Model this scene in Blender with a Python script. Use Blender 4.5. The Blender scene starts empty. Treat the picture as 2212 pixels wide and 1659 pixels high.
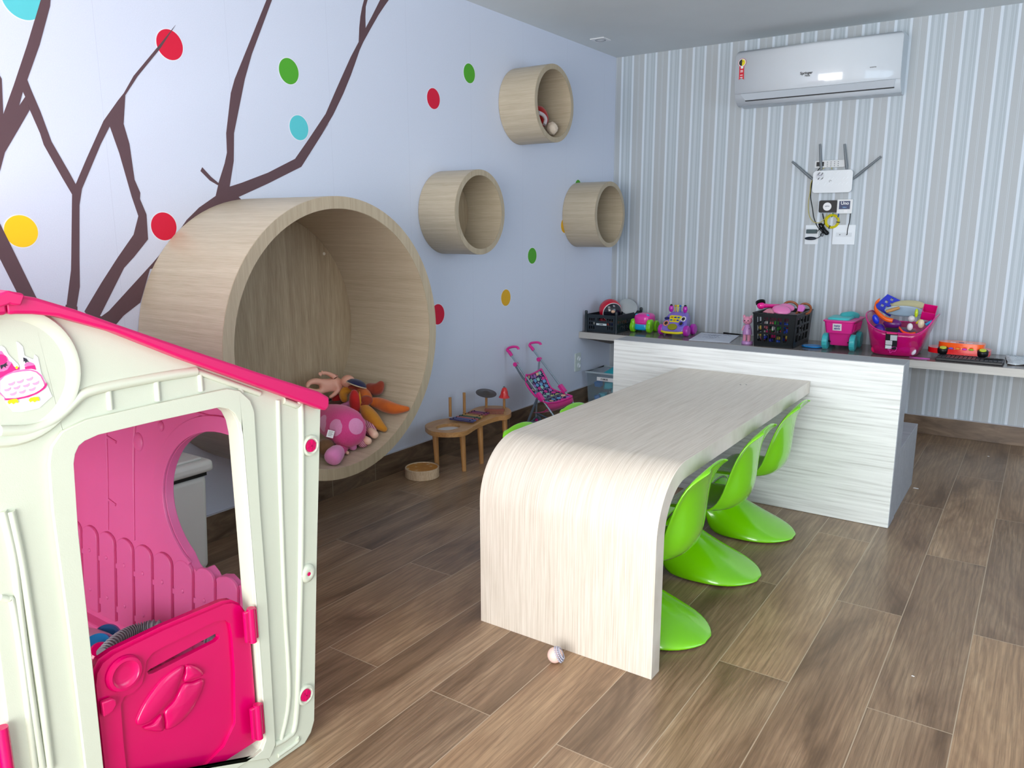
import bpy, bmesh, math, random
from mathutils import Vector, Matrix
from mathutils.geometry import tessellate_polygon
from math import sin, cos, pi, radians, sqrt

random.seed(7)
SC = bpy.context.scene
COL = SC.collection

# ---------------------------------------------------------------- camera
F_PX, YAW, PITCH, ROLL = 1677.4, 0.6004, 0.2008, -0.0019
CAM = Vector((2.7859, -5.4333, 1.3))
_fw = Vector((-sin(YAW) * cos(PITCH), cos(YAW) * cos(PITCH), -sin(PITCH)))
_r0 = Vector((cos(YAW), sin(YAW), 0.0))
_u0 = _r0.cross(_fw)
_r = _r0 * cos(ROLL) + _u0 * sin(ROLL)
_u = _u0 * cos(ROLL) - _r0 * sin(ROLL)
cam_data = bpy.data.cameras.new('camera')
cam = bpy.data.objects.new('camera', cam_data)
COL.objects.link(cam)
cam_data.sensor_fit = 'HORIZONTAL'
cam_data.sensor_width = 36.0
cam_data.lens = F_PX / 2212.0 * 36.0
cam_data.clip_start = 0.02
m = Matrix((_r, _u, -_fw)).transposed().to_4x4()
m.translation = CAM
cam.matrix_world = m
SC.camera = cam

# ---------------------------------------------------------------- world, lights, exposure
SC.view_settings.view_transform = 'Standard'
SC.view_settings.look = 'None'
SC.view_settings.gamma = 1.0
SC.view_settings.use_curve_mapping = False
SC.view_settings.exposure = 0.52
w = bpy.data.worlds.new('sky')
SC.world = w
w.use_nodes = True
bg = w.node_tree.nodes['Background']
bg.inputs[0].default_value = (0.72, 0.86, 1.0, 1)
bg.inputs[1].default_value = 1.6

def area(name, loc, rot, sx, sy, power, col):
    l = bpy.data.lights.new(name, 'AREA')
    l.shape = 'RECTANGLE'
    l.size, l.size_y, l.energy, l.color = sx, sy, power, col
    o = bpy.data.objects.new(name, l)
    COL.objects.link(o)
    o.location = loc
    o.rotation_euler = rot
    return o
RX1, RY0, HC = 5.3, -7.2, 2.507      # right wall, rear wall, ceiling height
# daylight through the glass doors in the rear wall and the window in the right wall
area('daylight_rear', (2.15, RY0 - 0.12, 1.12), (radians(90), 0, 0), 3.6, 2.1, 190, (1.0, 0.985, 0.955))
area('daylight_right', (RX1 + 0.12, -2.6, 1.35), (radians(90), 0, radians(90)), 2.8, 1.7, 20, (0.50, 0.74, 1.0))

# ---------------------------------------------------------------- pixel -> point
def ray(px, py):
    return _fw * F_PX + _r * (px - 1106.0) - _u * (py - 829.5)
def at(ax, val, px, py):
    d = ray(px, py)
    t = (val - CAM[ax]) / d[ax]
    return CAM + d * t
def PX(v, x, y): return at(0, v, x, y)
def PY(v, x, y): return at(1, v, x, y)
def PZ(v, x, y): return at(2, v, x, y)

# ---------------------------------------------------------------- materials
def lin(c):
    c = c / 255.0
    return c / 12.92 if c <= 0.04045 else ((c + 0.055) / 1.055) ** 2.4
def rgb(c): return (lin(c[0]), lin(c[1]), lin(c[2]), 1.0)
MATS = {}
class N:
    """small node-tree helper"""
    def __init__(s, name):
        s.m = bpy.data.materials.new(name); s.m.use_nodes = True
        s.t = s.m.node_tree; s.b = s.t.nodes['Principled BSDF']
    def n(s, typ, **k):
        nd = s.t.nodes.new(typ)
        for a, v in k.items():
            if a.startswith('i_'): nd.inputs[a[2:].replace('_', ' ')].default_value = v
            else: setattr(nd, a, v)
        return nd
    def l(s, a, b): s.t.links.new(a, b)
    def ramp(s, fac, stops, interp='LINEAR'):
        r = s.n('ShaderNodeValToRGB'); cr = r.color_ramp; cr.interpolation = interp
        while len(cr.elements) > 1: cr.elements.remove(cr.elements[-1])
        cr.elements[0].position = stops[0][0]; cr.elements[0].color = stops[0][1]
        for p, c in stops[1:]:
            e = cr.elements.new(p); e.color = c
        s.l(fac, r.inputs[0]); return r
    def mix(s, fac, a, b, mode='MIX'):
        x = s.n('ShaderNodeMix'); x.data_type = 'RGBA'; x.blend_type = mode
        for v, i in ((fac, 0), (a, 6), (b, 7)):
            if isinstance(v, (int, float, tuple)): x.inputs[i].default_value = v
            else: s.l(v, x.inputs[i])
        return x.outputs[2]
    def math(s, op, a, b=None):
        x = s.n('ShaderNodeMath'); x.operation = op
        for v, i in ((a, 0), (b, 1)):
            if v is None: continue
            if isinstance(v, (int, float)): x.inputs[i].default_value = v
            else: s.l(v, x.inputs[i])
        return x.outputs[0]
    def pos(s, scale=(1, 1, 1), off=(0, 0, 0), obj=False):
        if obj: o = s.n('ShaderNodeTexCoord').outputs['Object']
        else: o = s.n('ShaderNodeNewGeometry').outputs['Position']
        mp = s.n('ShaderNodeMapping'); mp.inputs['Scale'].default_value = scale
        mp.inputs['Location'].default_value = off
        s.l(o, mp.inputs[0]); return mp.outputs[0]
    def noise(s, vec, scale=5, detail=3, rough=0.5, dist=0.0):
        x = s.n('ShaderNodeTexNoise'); x.inputs['Scale'].default_value = scale
        x.inputs['Detail'].default_value = detail; x.inputs['Roughness'].default_value = rough
        x.inputs['Distortion'].default_value = dist
        s.l(vec, x.inputs['Vector']); return x.outputs[0]
    def bump(s, h, strength=0.2, dist=0.002):
        x = s.n('ShaderNodeBump'); x.inputs['Strength'].default_value = strength
        x.inputs['Distance'].default_value = dist
        s.l(h, x.inputs['Height']); s.l(x.outputs[0], s.b.inputs['Normal'])
    def col(s, v):
        if isinstance(v, tuple): s.b.inputs['Base Color'].default_value = v
        else: s.l(v, s.b.inputs['Base Color'])
    def rough(s, v):
        if isinstance(v, (int, float)): s.b.inputs['Roughness'].default_value = v
        else: s.l(v, s.b.inputs['Roughness'])

def plastic(name, c, rough=0.35, var=0.04, coat=0.0, metal=0.0, alpha=1.0, trans=0.0, sub=0.0, bump=0.0, bscale=300, spec=0.5):
    """plain coloured surface with a faint procedural mottling"""
    if name in MATS: return MATS[name]
    k = N(name)
    nz = k.noise(k.pos(obj=True), 14, 2)
    base = rgb(c)
    dk = tuple(x * (1 - var * 2) for x in base[:3]) + (1,)
    k.col(k.mix(nz, dk, base)); k.rough(rough)
    k.b.inputs['Metallic'].default_value = metal
    k.b.inputs['Coat Weight'].default_value = coat
    k.b.inputs['Coat Roughness'].default_value = 0.05
    k.b.inputs['Specular IOR Level'].default_value = spec
    if alpha < 1: k.b.inputs['Alpha'].default_value = alpha
    if trans: k.b.inputs['Transmission Weight'].default_value = trans
    if sub:
        k.b.inputs['Subsurface Weight'].default_value = sub
        k.b.inputs['Subsurface Scale'].default_value = 0.02
    if bump: k.bump(k.noise(k.pos(obj=True), bscale, 2), bump, 0.001)
    MATS[name] = k.m
    return k.m

def wood(name, c1, c2, axis=0, fine=260, rough=0.45, stretch=0.02, contrast=1.0, obj=False, coat=0.0):
    """straight fine-grained veneer; grain runs along axis"""
    if name in MATS: return MATS[name]
    k = N(name)
    s = [1.0, 1.0, 1.0]; s[axis] = stretch
    v = k.pos(tuple(s), obj=obj)
    n1 = k.noise(v, fine, 3, 0.6)
    n2 = k.noise(v, fine * 0.12, 3, 0.6, 0.4)
    f = k.math('ADD', k.math('MULTIPLY', n1, 0.55), k.math('MULTIPLY', n2, 0.45))
    r = k.ramp(f, [(0.5 - 0.17 / contrast, rgb(c2)), (0.5 + 0.14 / contrast, rgb(c1))])
    k.col(r.outputs[0]); k.rough(rough)
    k.b.inputs['Coat Weight'].default_value = coat
    k.bump(n1, 0.12, 0.001)
    MATS[name] = k.m
    return k.m

def fabric(name, c, rough=0.95, scale=220, bump=0.5, c2=None, sheen=0.3):
    if name in MATS: return MATS[name]
    k = N(name)
    n1 = k.noise(k.pos(obj=True), scale, 3); n2 = k.noise(k.pos(obj=True), 18, 3)
    b = rgb(c); d = rgb(c2) if c2 else tuple(x * 0.72 for x in b[:3]) + (1,)
    k.col(k.mix(n2, d, b)); k.rough(rough); k.bump(n1, bump, 0.002)
    k.b.inputs['Sheen Weight'].default_value = sheen
    MATS[name] = k.m
    return k.m

# ---------------------------------------------------------------- mesh builder
class MB:
    def __init__(s): s.v = []; s.f = []
    def add(s, vs, fs):
        o = len(s.v); s.v += [Vector(p) for p in vs]; s.f += [tuple(i + o for i in f) for f in fs]; return s
    def box(s, a, b, M=None):
        x0, y0, z0 = a; x1, y1, z1 = b
        vs = [Vector(p) for p in ((x0, y0, z0), (x1, y0, z0), (x1, y1, z0), (x0, y1, z0), (x0, y0, z1), (x1, y0, z1), (x1, y1, z1), (x0, y1, z1))]
        if M: vs = [M @ p for p in vs]
        return s.add(vs, [(0, 3, 2, 1), (4, 5, 6, 7), (0, 1, 5, 4), (1, 2, 6, 5), (2, 3, 7, 6), (3, 0, 4, 7)])
    def tube(s, pts, r, n=10, closed=False, cap=True):
        pts = [Vector(p) for p in pts]; L = len(pts)
        rs = r if isinstance(r, (list, tuple)) else [r] * L
        vs = []; fs = []; prev = None
        for i, p in enumerate(pts):
            if closed: d = pts[(i + 1) % L] - pts[i - 1]
            else: d = pts[min(i + 1, L - 1)] - pts[max(i - 1, 0)]
            d = d.normalized() if d.length > 1e-9 else Vector((0, 0, 1))
            if prev is None:
                a = Vector((0, 0, 1)) if abs(d.z) < 0.9 else Vector((1, 0, 0))
                x = d.cross(a).normalized()
            else:
                x = prev - d * prev.dot(d)
                x = x.normalized() if x.length > 1e-6 else d.cross(Vector((0, 0, 1))).normalized()
            prev = x; y = d.cross(x)
            for j in range(n):
                t = 2 * pi * j / n
                vs.append(p + x * (cos(t) * rs[i]) + y * (sin(t) * rs[i]))
        rg = L if closed else L - 1
        for i in range(rg):
            for j in range(n):
                a = i * n + j; b = i * n + (j + 1) % n; c = ((i + 1) % L) * n + (j + 1) % n; d = ((i + 1) % L) * n + j
                fs.append((a, b, c, d))
        if cap and not closed:
            fs.append(tuple(reversed(range(n)))); fs.append(tuple((L - 1) * n + j for j in range(n)))
        return s.add(vs, fs)
    def lathe(s, prof, M=None, n=32, a0=0, a1=2 * pi, cap=True):
        """prof: list of (radius, height) turned about local z"""
        full = abs(a1 - a0 - 2 * pi) < 1e-6; m_ = n if full else n + 1
        vs = []; fs = []
        for (r, h) in prof:
            for j in range(m_):
                t = a0 + (a1 - a0) * j / n
                p = Vector((r * cos(t), r * sin(t), h)); vs.append(M @ p if M else p)
        for i in range(len(prof) - 1):
            for j in range(m_ if full else n):
                k = (j + 1) % m_
                fs.append((i * m_ + j, i * m_ + k, (i + 1) * m_ + k, (i + 1) * m_ + j))
        if full and cap and (Vector(prof[0]) - Vector(prof[-1])).length > 1e-9:
            if prof[0][0] > 1e-6: fs.append(tuple(reversed(range(m_))))
            if prof[-1][0] > 1e-6: fs.append(tuple((len(prof) - 1) * m_ + j for j in range(m_)))
        return s.add(vs, fs)
    def ell(s, c, r, M=None, nu=20, nv=12):
        c = Vector(c); vs = []; fs = []
        R = M.to_3x3() if M else None
        for i in range(nv + 1):
            th = pi * i / nv
            for j in range(nu):
                ph = 2 * pi * j / nu
                p = Vector((r[0] * sin(th) * cos(ph), r[1] * sin(th) * sin(ph), r[2] * cos(th)))
                if R: p = R @ p
                vs.append(c + p)
        for i in range(nv):
            for j in range(nu):
                k = (j + 1) % nu
                fs.append((i * nu + j, (i + 1) * nu + j, (i + 1) * nu + k, i * nu + k))
        return s.add(vs, fs)
    def prism(s, poly, d, holes=None):
        """planar polygon of 3D points swept by vector d (holes: list of polygons)"""
        d = Vector(d); loops = [[Vector(p) for p in pl] for pl in [poly] + (holes or [])]
        nrm = Vector((0, 0, 0)); P = loops[0]
        for i in range(len(P)): nrm += (P[i] - P[0]).cross(P[(i + 1) % len(P)] - P[0])
        Q = nrm.normalized().rotation_difference(Vector((0, 0, 1)))
        flat = [[(Q @ p) for p in l] for l in loops]; flat = [[Vector((p.x, p.y, 0)) for p in l] for l in flat]
        def area2(l): return sum(l[i].x * l[(i + 1) % len(l)].y - l[(i + 1) % len(l)].x * l[i].y for i in range(len(l)))
        for q in range(len(loops)):
            if (area2(flat[q]) > 0) != (q == 0): flat[q].reverse(); loops[q].reverse()
        vs = [p for l in loops for p in l]; n = len(vs)
        fv_ = [p for l in flat for p in l]
        fs = []
        for tri in tessellate_polygon(flat):
            a_, b_, c_ = (fv_[k_] for k_ in tri); ar = (b_ - a_).cross(c_ - a_).z
            if abs(ar) < 1e-14: continue
            ids = tri if (ar > 0) == (nrm.dot(d) < 0) else tri[::-1]
            fs.append(tuple(ids)); fs.append(tuple(k_ + n for k_ in reversed(ids)))
        poly, holes = loops[0], loops[1:]
        off = 0
        for pl in [poly] + (holes or []):
            L = len(pl)
            for i in range(L): fs.append((off + i, off + (i + 1) % L, off + (i + 1) % L + n, off + i + n))
            off += L
        s.add(vs + [p + d for p in vs], fs); return s
    def grid(s, rows, closed_u=False, thick=0.0):
        """rows: list of equal-length point rows; thick > 0 gives both faces and a rim"""
        R, C = len(rows), len(rows[0]); vs = [Vector(p) for r in rows for p in r]; fs = []
        for i in range(R - 1):
            for j in range(C if closed_u else C - 1):
                k = (j + 1) % C
                fs.append((i * C + j, i * C + k, (i + 1) * C + k, (i + 1) * C + j))
        return s.add(vs, fs)
    def build(s, name, mat, parent=None, smooth=None, bevel=0.0, seg=2, solid=0.0, sub=0, recalc=True, soff=0.0, loc=None):
        me = bpy.data.meshes.new(name)
        org = Vector(loc) if loc is not None else Vector((0, 0, 0))
        if parent is not None: org = ROOTS.get(parent.name, Vector((0, 0, 0)))
        me.from_pydata([tuple(p - org) for p in s.v], [], s.f)
        bm = bmesh.new(); bm.from_mesh(me)
        bmesh.ops.remove_doubles(bm, verts=bm.verts, dist=1e-6)
        if recalc: bmesh.ops.recalc_face_normals(bm, faces=bm.faces)
        bm.to_mesh(me); bm.free()
        me.materials.append(mat)
        if smooth is not None:
            me.polygons.foreach_set('use_smooth', [True] * len(me.polygons))
            me.set_sharp_from_angle(angle=radians(smooth))
        o = bpy.data.objects.new(name, me); COL.objects.link(o)
        if parent is not None:
            o.parent = parent; ROOTS[o.name] = org
        else:
            o.location = org; ROOTS[o.name] = org
        if solid:
            q = o.modifiers.new('solid', 'SOLIDIFY'); q.thickness = solid; q.offset = soff
        if bevel:
            q = o.modifiers.new('bevel', 'BEVEL'); q.width = bevel; q.segments = seg; q.limit_method = 'ANGLE'; q.angle_limit = radians(40)
        if sub:
            q = o.modifiers.new('subdiv', 'SUBSURF'); q.levels = sub; q.render_levels = sub
        return o
ROOTS = {}
def tag(o, label=None, cat=None, group=None, kind=None):
    if label: o['label'] = label
    if cat: o['category'] = cat
    if group: o['group'] = group
    if kind: o['kind'] = kind
    return o
def clipz(poly, z0):
    out = []
    for i in range(len(poly)):
        p, q = poly[i], poly[(i + 1) % len(poly)]
        if p.z >= z0: out.append(p)
        if (p.z >= z0) != (q.z >= z0): out.append(p.lerp(q, (z0 - p.z) / (q.z - p.z)))
    return out
def thing(name, loc, label, cat, group=None):
    o = bpy.data.objects.new(name, None); COL.objects.link(o)
    o.empty_display_size = 0.05
    o.location = loc; ROOTS[o.name] = Vector(loc)
    return tag(o, label, cat, group)
def solo(mb, name, mat, loc, label, cat, group=None, **k):
    """a thing that is one mesh, its origin at its base"""
    o = mb.build(name, mat, None, loc=loc, **k)
    return tag(o, label, cat, group)
def struct(mb, name, mat, **k):
    o = mb.build(name, mat, None, **k); o['kind'] = 'structure'; return o
def rot(ax, a): return Matrix.Rotation(a, 4, ax)
def fr(origin, zdir, xdir=None):
    """frame matrix with local z along zdir"""
    z = Vector(zdir).normalized()
    x = Vector(xdir) if xdir is not None else (Vector((1, 0, 0)) if abs(z.x) < 0.9 else Vector((0, 1, 0)))
    x = (x - z * x.dot(z)).normalized(); y = z.cross(x)
    M = Matrix((x, y, z)).transposed().to_4x4(); M.translation = Vector(origin); return M
def smooth_pts(pts, n=6, closed=False):
    """Catmull-Rom through 3D points"""
    P = [Vector(p) for p in pts]; L = len(P); out = []
    rg = L if closed else L - 1
    for i in range(rg):
        if closed: a, b, c, d = P[i - 1], P[i], P[(i + 1) % L], P[(i + 2) % L]
        else: a, b, c, d = P[max(i - 1, 0)], P[i], P[i + 1], P[min(i + 2, L - 1)]
        for j in range(n):
            t = j / n
            out.append(0.5 * ((2 * b) + (c - a) * t + (2 * a - 5 * b + 4 * c - d) * t * t + (3 * b - a - 3 * c + d) * t ** 3))
    if not closed: out.append(P[-1])
    return out
def blob(name, mat, chains, parent=None, loc=None, sub=2, smooth=60, k=1.22):
    """a soft continuous figure grown by the Skin modifier from connected joints.
    chains: list of lists of (point, radius); points shared by value are one joint"""
    key = {}; vs = []; rs = []; es = []
    for ch in chains:
        last = None
        for p, r in ch:
            kk = tuple(round(c, 4) for c in p)
            if kk not in key:
                key[kk] = len(vs); vs.append(Vector(p)); rs.append(r)
            i = key[kk]
            if last is not None and last != i: es.append((last, i))
            last = i
    deg = {}
    for e0, e1 in es: deg.setdefault(e0, []).append(e1); deg.setdefault(e1, []).append(e0)
    for i_, nb_ in deg.items():      # subdivision pulls loose ends in, so reach a little further
        if len(nb_) == 1: vs[i_] = vs[i_] + (vs[i_] - vs[nb_[0]]).normalized() * rs[i_] * 0.8
    org = Vector(loc) if loc is not None else Vector((0, 0, 0))
    if parent is not None: org = ROOTS.get(parent.name, Vector((0, 0, 0)))
    me = bpy.data.meshes.new(name); me.from_pydata([tuple(v - org) for v in vs], es, [])
    o = bpy.data.objects.new(name, me); COL.objects.link(o)
    me.materials.append(mat)
    if parent is not None: o.parent = parent
    else: o.location = org
    ROOTS[o.name] = org
    sk = o.modifiers.new('skin', 'SKIN'); sk.use_smooth_shade = True
    for i, dv in enumerate(me.skin_vertices[0].data):
        r = rs[i] * k; dv.radius = (r, r) if isinstance(r, (int, float)) else r
        dv.use_root = (i == 0)
    q = o.modifiers.new('subdiv', 'SUBSURF'); q.levels = sub; q.render_levels = sub
    return o
def text_mesh(body, size, mat, parent, origin, xdir, ydir, depth=0.0008, name='lettering', bold=False, align='CENTER'):
    cu = bpy.data.curves.new(name, 'FONT'); cu.body = body; cu.size = size; cu.extrude = depth
    cu.align_x = align; cu.align_y = 'CENTER'
    if bold: cu.offset = size * 0.02
    tmp = bpy.data.objects.new('tmp', cu); COL.objects.link(tmp)
    dg = bpy.context.evaluated_depsgraph_get()
    me = bpy.data.meshes.new_from_object(tmp.evaluated_get(dg))
    bpy.data.objects.remove(tmp)
    x = Vector(xdir).normalized(); y = Vector(ydir).normalized(); z = x.cross(y)
    M = Matrix((x, y, z)).transposed().to_4x4(); M.translation = Vector(origin) - (ROOTS.get(parent.name, Vector((0, 0, 0))))
    me.transform(M); me.materials.clear(); me.materials.append(mat)
    o = bpy.data.objects.new(name, me); COL.objects.link(o); o.parent = parent
    ROOTS[o.name] = ROOTS.get(parent.name, Vector((0, 0, 0)))
    return o
def copy_tree(o, parent=None):
    c = o.copy(); COL.objects.link(c)
    if parent is not None: c.parent = parent
    ROOTS[c.name] = ROOTS.get(o.name, Vector((0, 0, 0)))
    for ch in list(o.children): copy_tree(ch, c)
    return c

# ================================================================ the room
# -- floor planks: 0.2087 m wide tiles, joints every 1.227 m, alternate columns offset by half
k = N('floor_planks')
g = k.n('ShaderNodeNewGeometry'); sp = k.n('ShaderNodeSeparateXYZ'); k.l(g.outputs['Position'], sp.inputs[0])
u = k.math('DIVIDE', k.math('SUBTRACT', sp.outputs[0], 0.42 - 0.2087 * 40), 0.2087)
ci = k.math('FLOOR', u); fu = k.math('FRACT', u)
par = k.math('FRACT', k.math('MULTIPLY', ci, 0.5))                   # 0 or .5
v = k.math('ADD', k.math('DIVIDE', k.math('ADD', sp.outputs[1], 3.301 + 1.2275 * 20), 1.2275), par)
ri = k.math('FLOOR', v); fv = k.math('FRACT', v)
du = k.math('MULTIPLY', k.math('MINIMUM', fu, k.math('SUBTRACT', 1.0, fu)), 0.2087)
dv = k.math('MULTIPLY', k.math('MINIMUM', fv, k.math('SUBTRACT', 1.0, fv)), 1.2275)
dd = k.math('MINIMUM', du, dv)
grout = k.math('LESS_THAN', dd, 0.0014)
idn = k.n('ShaderNodeTexWhiteNoise'); idn.noise_dimensions = '2D'
cb = k.n('ShaderNodeCombineXYZ'); k.l(ci, cb.inputs[0]); k.l(ri, cb.inputs[1]); k.l(cb.outputs[0], idn.inputs['Vector'])
# per-plank shifted grain space
sh = k.n('ShaderNodeVectorMath'); sh.operation = 'MULTIPLY_ADD'
k.l(idn.outputs['Color'], sh.inputs[0]); sh.inputs[1].default_value = (3, 9, 5); k.l(g.outputs['Position'], sh.inputs[2])
mp = k.n('ShaderNodeMapping'); mp.inputs['Scale'].default_value = (1.0, 0.022, 1.0); k.l(sh.outputs[0], mp.inputs[0])
mp2 = k.n('ShaderNodeMapping'); mp2.inputs['Scale'].default_value = (1.0, 0.22, 1.0); k.l(sh.outputs[0], mp2.inputs[0])
fine = k.noise(mp.outputs[0], 210, 5, 0.7, 0.6)
blot = k.noise(mp2.outputs[0], 7, 4, 0.6, 0.8)
wv = k.n('ShaderNodeTexWave'); wv.wave_type = 'RINGS'; wv.rings_direction = 'Z'
wv.inputs['Scale'].default_value = 16; wv.inputs['Distortion'].default_value = 10; wv.inputs['Detail'].default_value = 4
wv.inputs['Detail Scale'].default_value = 1.6
mp3 = k.n('ShaderNodeMapping'); mp3.inputs['Scale'].default_value = (1.0, 0.12, 1.0); k.l(sh.outputs[0], mp3.inputs[0]); k.l(mp3.outputs[0], wv.inputs['Vector'])
c = k.ramp(blot, [(0.30, rgb((112, 88, 66))), (0.46, rgb((150, 122, 96))), (0.6, rgb((170, 142, 113))), (0.76, rgb((190, 163, 134)))]).outputs[0]
c = k.mix(k.math('MULTIPLY', wv.outputs['Color'], 0.30), c, rgb((98, 76, 56)))
c = k.mix(k.math('MULTIPLY', k.ramp(fine, [(0.38, (1, 1, 1, 1)), (0.56, (0, 0, 0, 1))]).outputs[0], 0.42), c, rgb((84, 66, 50)))
tint = k.ramp(idn.outputs['Value'], [(0.0, (0.78, 0.78, 0.79, 1)), (0.5, (0.98, 0.97, 0.96, 1)), (1.0, (1.12, 1.08, 1.02, 1))]).outputs[0]
c = k.mix(1.0, c, tint, 'MULTIPLY')
# dark knots
vr = k.n('ShaderNodeTexVoronoi'); vr.inputs['Scale'].default_value = 2.3
mp4 = k.n('ShaderNodeMapping'); mp4.inputs['Scale'].default_value = (1.0, 0.55, 1.0); k.l(sh.outputs[0], mp4.inputs[0]); k.l(mp4.outputs[0], vr.inputs['Vector'])
kn = k.ramp(vr.outputs['Distance'], [(0.02, (1, 1, 1, 1)), (0.085, (0, 0, 0, 1))]).outputs[0]
c = k.mix(k.math('MULTIPLY', kn, 0.55), c, rgb((70, 58, 48)))
c = k.mix(grout, c, rgb((176, 156, 132)))
k.col(c)
k.rough(k.math('ADD', 0.24, k.math('MULTIPLY', fine, 0.14)))
k.b.inputs['Specular IOR Level'].default_value = 0.45
k.bump(k.math('ADD', k.math('MULTIPLY', fine, 0.5), k.math('MULTIPLY', grout, -1.0)), 0.25, 0.0015)
M_FLOOR = k.m
struct(MB().box((-0.1, RY0 - 0.1, -0.06), (RX1 + 0.1, 0.1, 0)), 'floor', M_FLOOR)

# -- ceiling
k = N('ceiling_paint')
k.col(k.mix(k.noise(k.pos(), 3, 2), rgb((206, 212, 214)), rgb((216, 222, 224)))); k.rough(0.75)
vv = k.n('ShaderNodeTexVoronoi'); vv.inputs['Scale'].default_value = 55; vv.inputs['Randomness'].default_value = 0.25
k.l(k.pos(), vv.inputs['Vector']); k.bump(vv.outputs['Distance'], 0.10, 0.003)
struct(MB().box((-0.1, RY0 - 0.1, HC), (RX1 + 0.1, 0.1, HC + 0.08)), 'ceiling', k.m)

# -- left wall: printed wallpaper; branches and dots are thin printed pieces, parts of the wall
k = N('wallpaper_pale')
vline = k.n('ShaderNodeSeparateXYZ'); k.l(k.n('ShaderNodeNewGeometry').outputs['Position'], vline.inputs[0])
seam = k.math('LESS_THAN', k.math('FRACT', k.math('DIVIDE', k.math('ADD', vline.outputs[1], 20.85), 0.53)), 0.003)
nz = k.noise(k.pos(), 260, 2)
c = k.mix(nz, rgb((202, 209, 226)), rgb((214, 221, 237)))
k.col(k.mix(k.math('MULTIPLY', seam, 0.35), c, rgb((170, 175, 195)))); k.rough(0.6); k.bump(nz, 0.12, 0.001)
wall_left = struct(MB().box((-0.1, RY0, 0), (0, 0.1, HC)), 'wall_left', k.m)

M_BR = plastic('mural_brown', (92, 66, 72), 0.6, 0.05)
HB_ = 0.122
DOTC = {'red': (214, 0, 52), 'green': (76, 166, 36), 'teal': (88, 200, 208), 'yellow': (250, 206, 0), 'ochre': (226, 172, 30)}
M_HALO = plastic('mural_halo', (226, 230, 240), 0.6, 0.02)
def on_wall(pts, sc, ox, oy): return [PX(0.0, ox + x / sc, oy + y / sc) for x, y in pts]
def printed(pts, name, mat, t=0.0012, holes=None, x=0.0):
    o = MB().prism([Vector((x, p.y, p.z)) for p in pts], (t, 0, 0), holes).build(name, mat, wall_left); return o
A = [(260, -60), (325, 0), (322, 40), (255, 290), (175, 515), (200, 580), (260, 720), (332, 915), (450, 1120), (488, 1190), (560, 1020), (668, 780), (760, 650), (800, 600),
     (862, 490), (1020, 300), (1132, 162), (1035, 312), (888, 492), (808, 615), (797, 800), (835, 930), (868, 1160), (905, 1245), (903, 1285), (945, 1385), (955, 1545), (865, 1659),
     (800, 1730), (690, 1950), (610, 2110), (545, 2010), (655, 1825), (762, 1659), (862, 1515), (893, 1395), (850, 1270), (770, 990), (708, 815), (650, 930), (528, 1220), (512, 1325),
     (512, 1659), (515, 1850), (489, 2010), (470, 2100), (415, 2100), (432, 1950), (458, 1745), (460, 1659), (465, 1255), (400, 1145), (282, 935), (258, 860), (190, 705), (175, 655),
     (190, 710), (130, 815), (30, 985), (0, 1100), (-140, 1450), (-220, 1400), (-60, 1000), (-160, 300), (-60, 380), (10, 510), (20, 740), (90, 545), (175, 290), (262, 0)]
hole = [(147, 590), (162, 625), (122, 685)]
A[0] = (345, -60); A.append((285, -60))
printed(on_wall(A, 2.989, 0, 0), 'painted_branch', M_BR, holes=[[Vector((0, p.y, p.z)) for p in on_wall(hole, 2.989, 0, 0)]])
Bp = [(1150, 1500), (1205, 1420), (1285, 1340), (1392, 1265), (1408, 1197), (1355, 1166), (1294, 1104), (1305, 1080), (1362, 1142), (1410, 1182), (1450, 1055), (1465, 985), (1460, 860),
      (1490, 600), (1515, 510), (1600, 300), (1720, 0), (1745, -60), (1778, -60), (1755, 0), (1625, 350), (1580, 510), (1510, 860), (1508, 1040), (1482, 1205), (1560, 1180), (1730, 1115), (1905, 1025)]
Bw = on_wall(Bp, 2.989, 0, 0)
Bw += on_wall([(150, 1659), (350, 1360), (480, 1060), (560, 880), (650, 680), (745, 500), (752, 330), (765, 200), (785, 90), (808, 0), (815, -30), (860, -30), (850, 0), (828, 80), (824, 200), (826, 338),
               (900, 200), (1000, 0), (1015, -30), (1130, -30), (1103, 0), (1050, 75), (980, 180), (900, 320), (800, 500), (755, 600), (700, 760), (650, 900), (560, 1120), (440, 1370), (270, 1659)], 5.53, 640, 0)
Bw += on_wall([(2120, 800), (1945, 1077), (1730, 1185), (1540, 1272), (1570, 1300), (1480, 1400)], 2.989, 0, 0)
printed(Bw, 'painted_branch', M_BR)
printed(on_wall([(1190, 1140), (1300, 1060), (1830, 480), (1990, 290), (1990, 520), (1790, 560), (1675, 960), (1475, 1115), (1390, 1215), (1250, 1250)], 5.53, 0, 480), 'painted_branch', M_BR)
printed(on_wall([(-200, -250), (0, 20), (110, 240), (430, 895), (430, 990), (240, 990), (195, 825), (0, 440), (-200, 120)], 5.53, 0, 480), 'painted_branch', M_BR)
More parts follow.
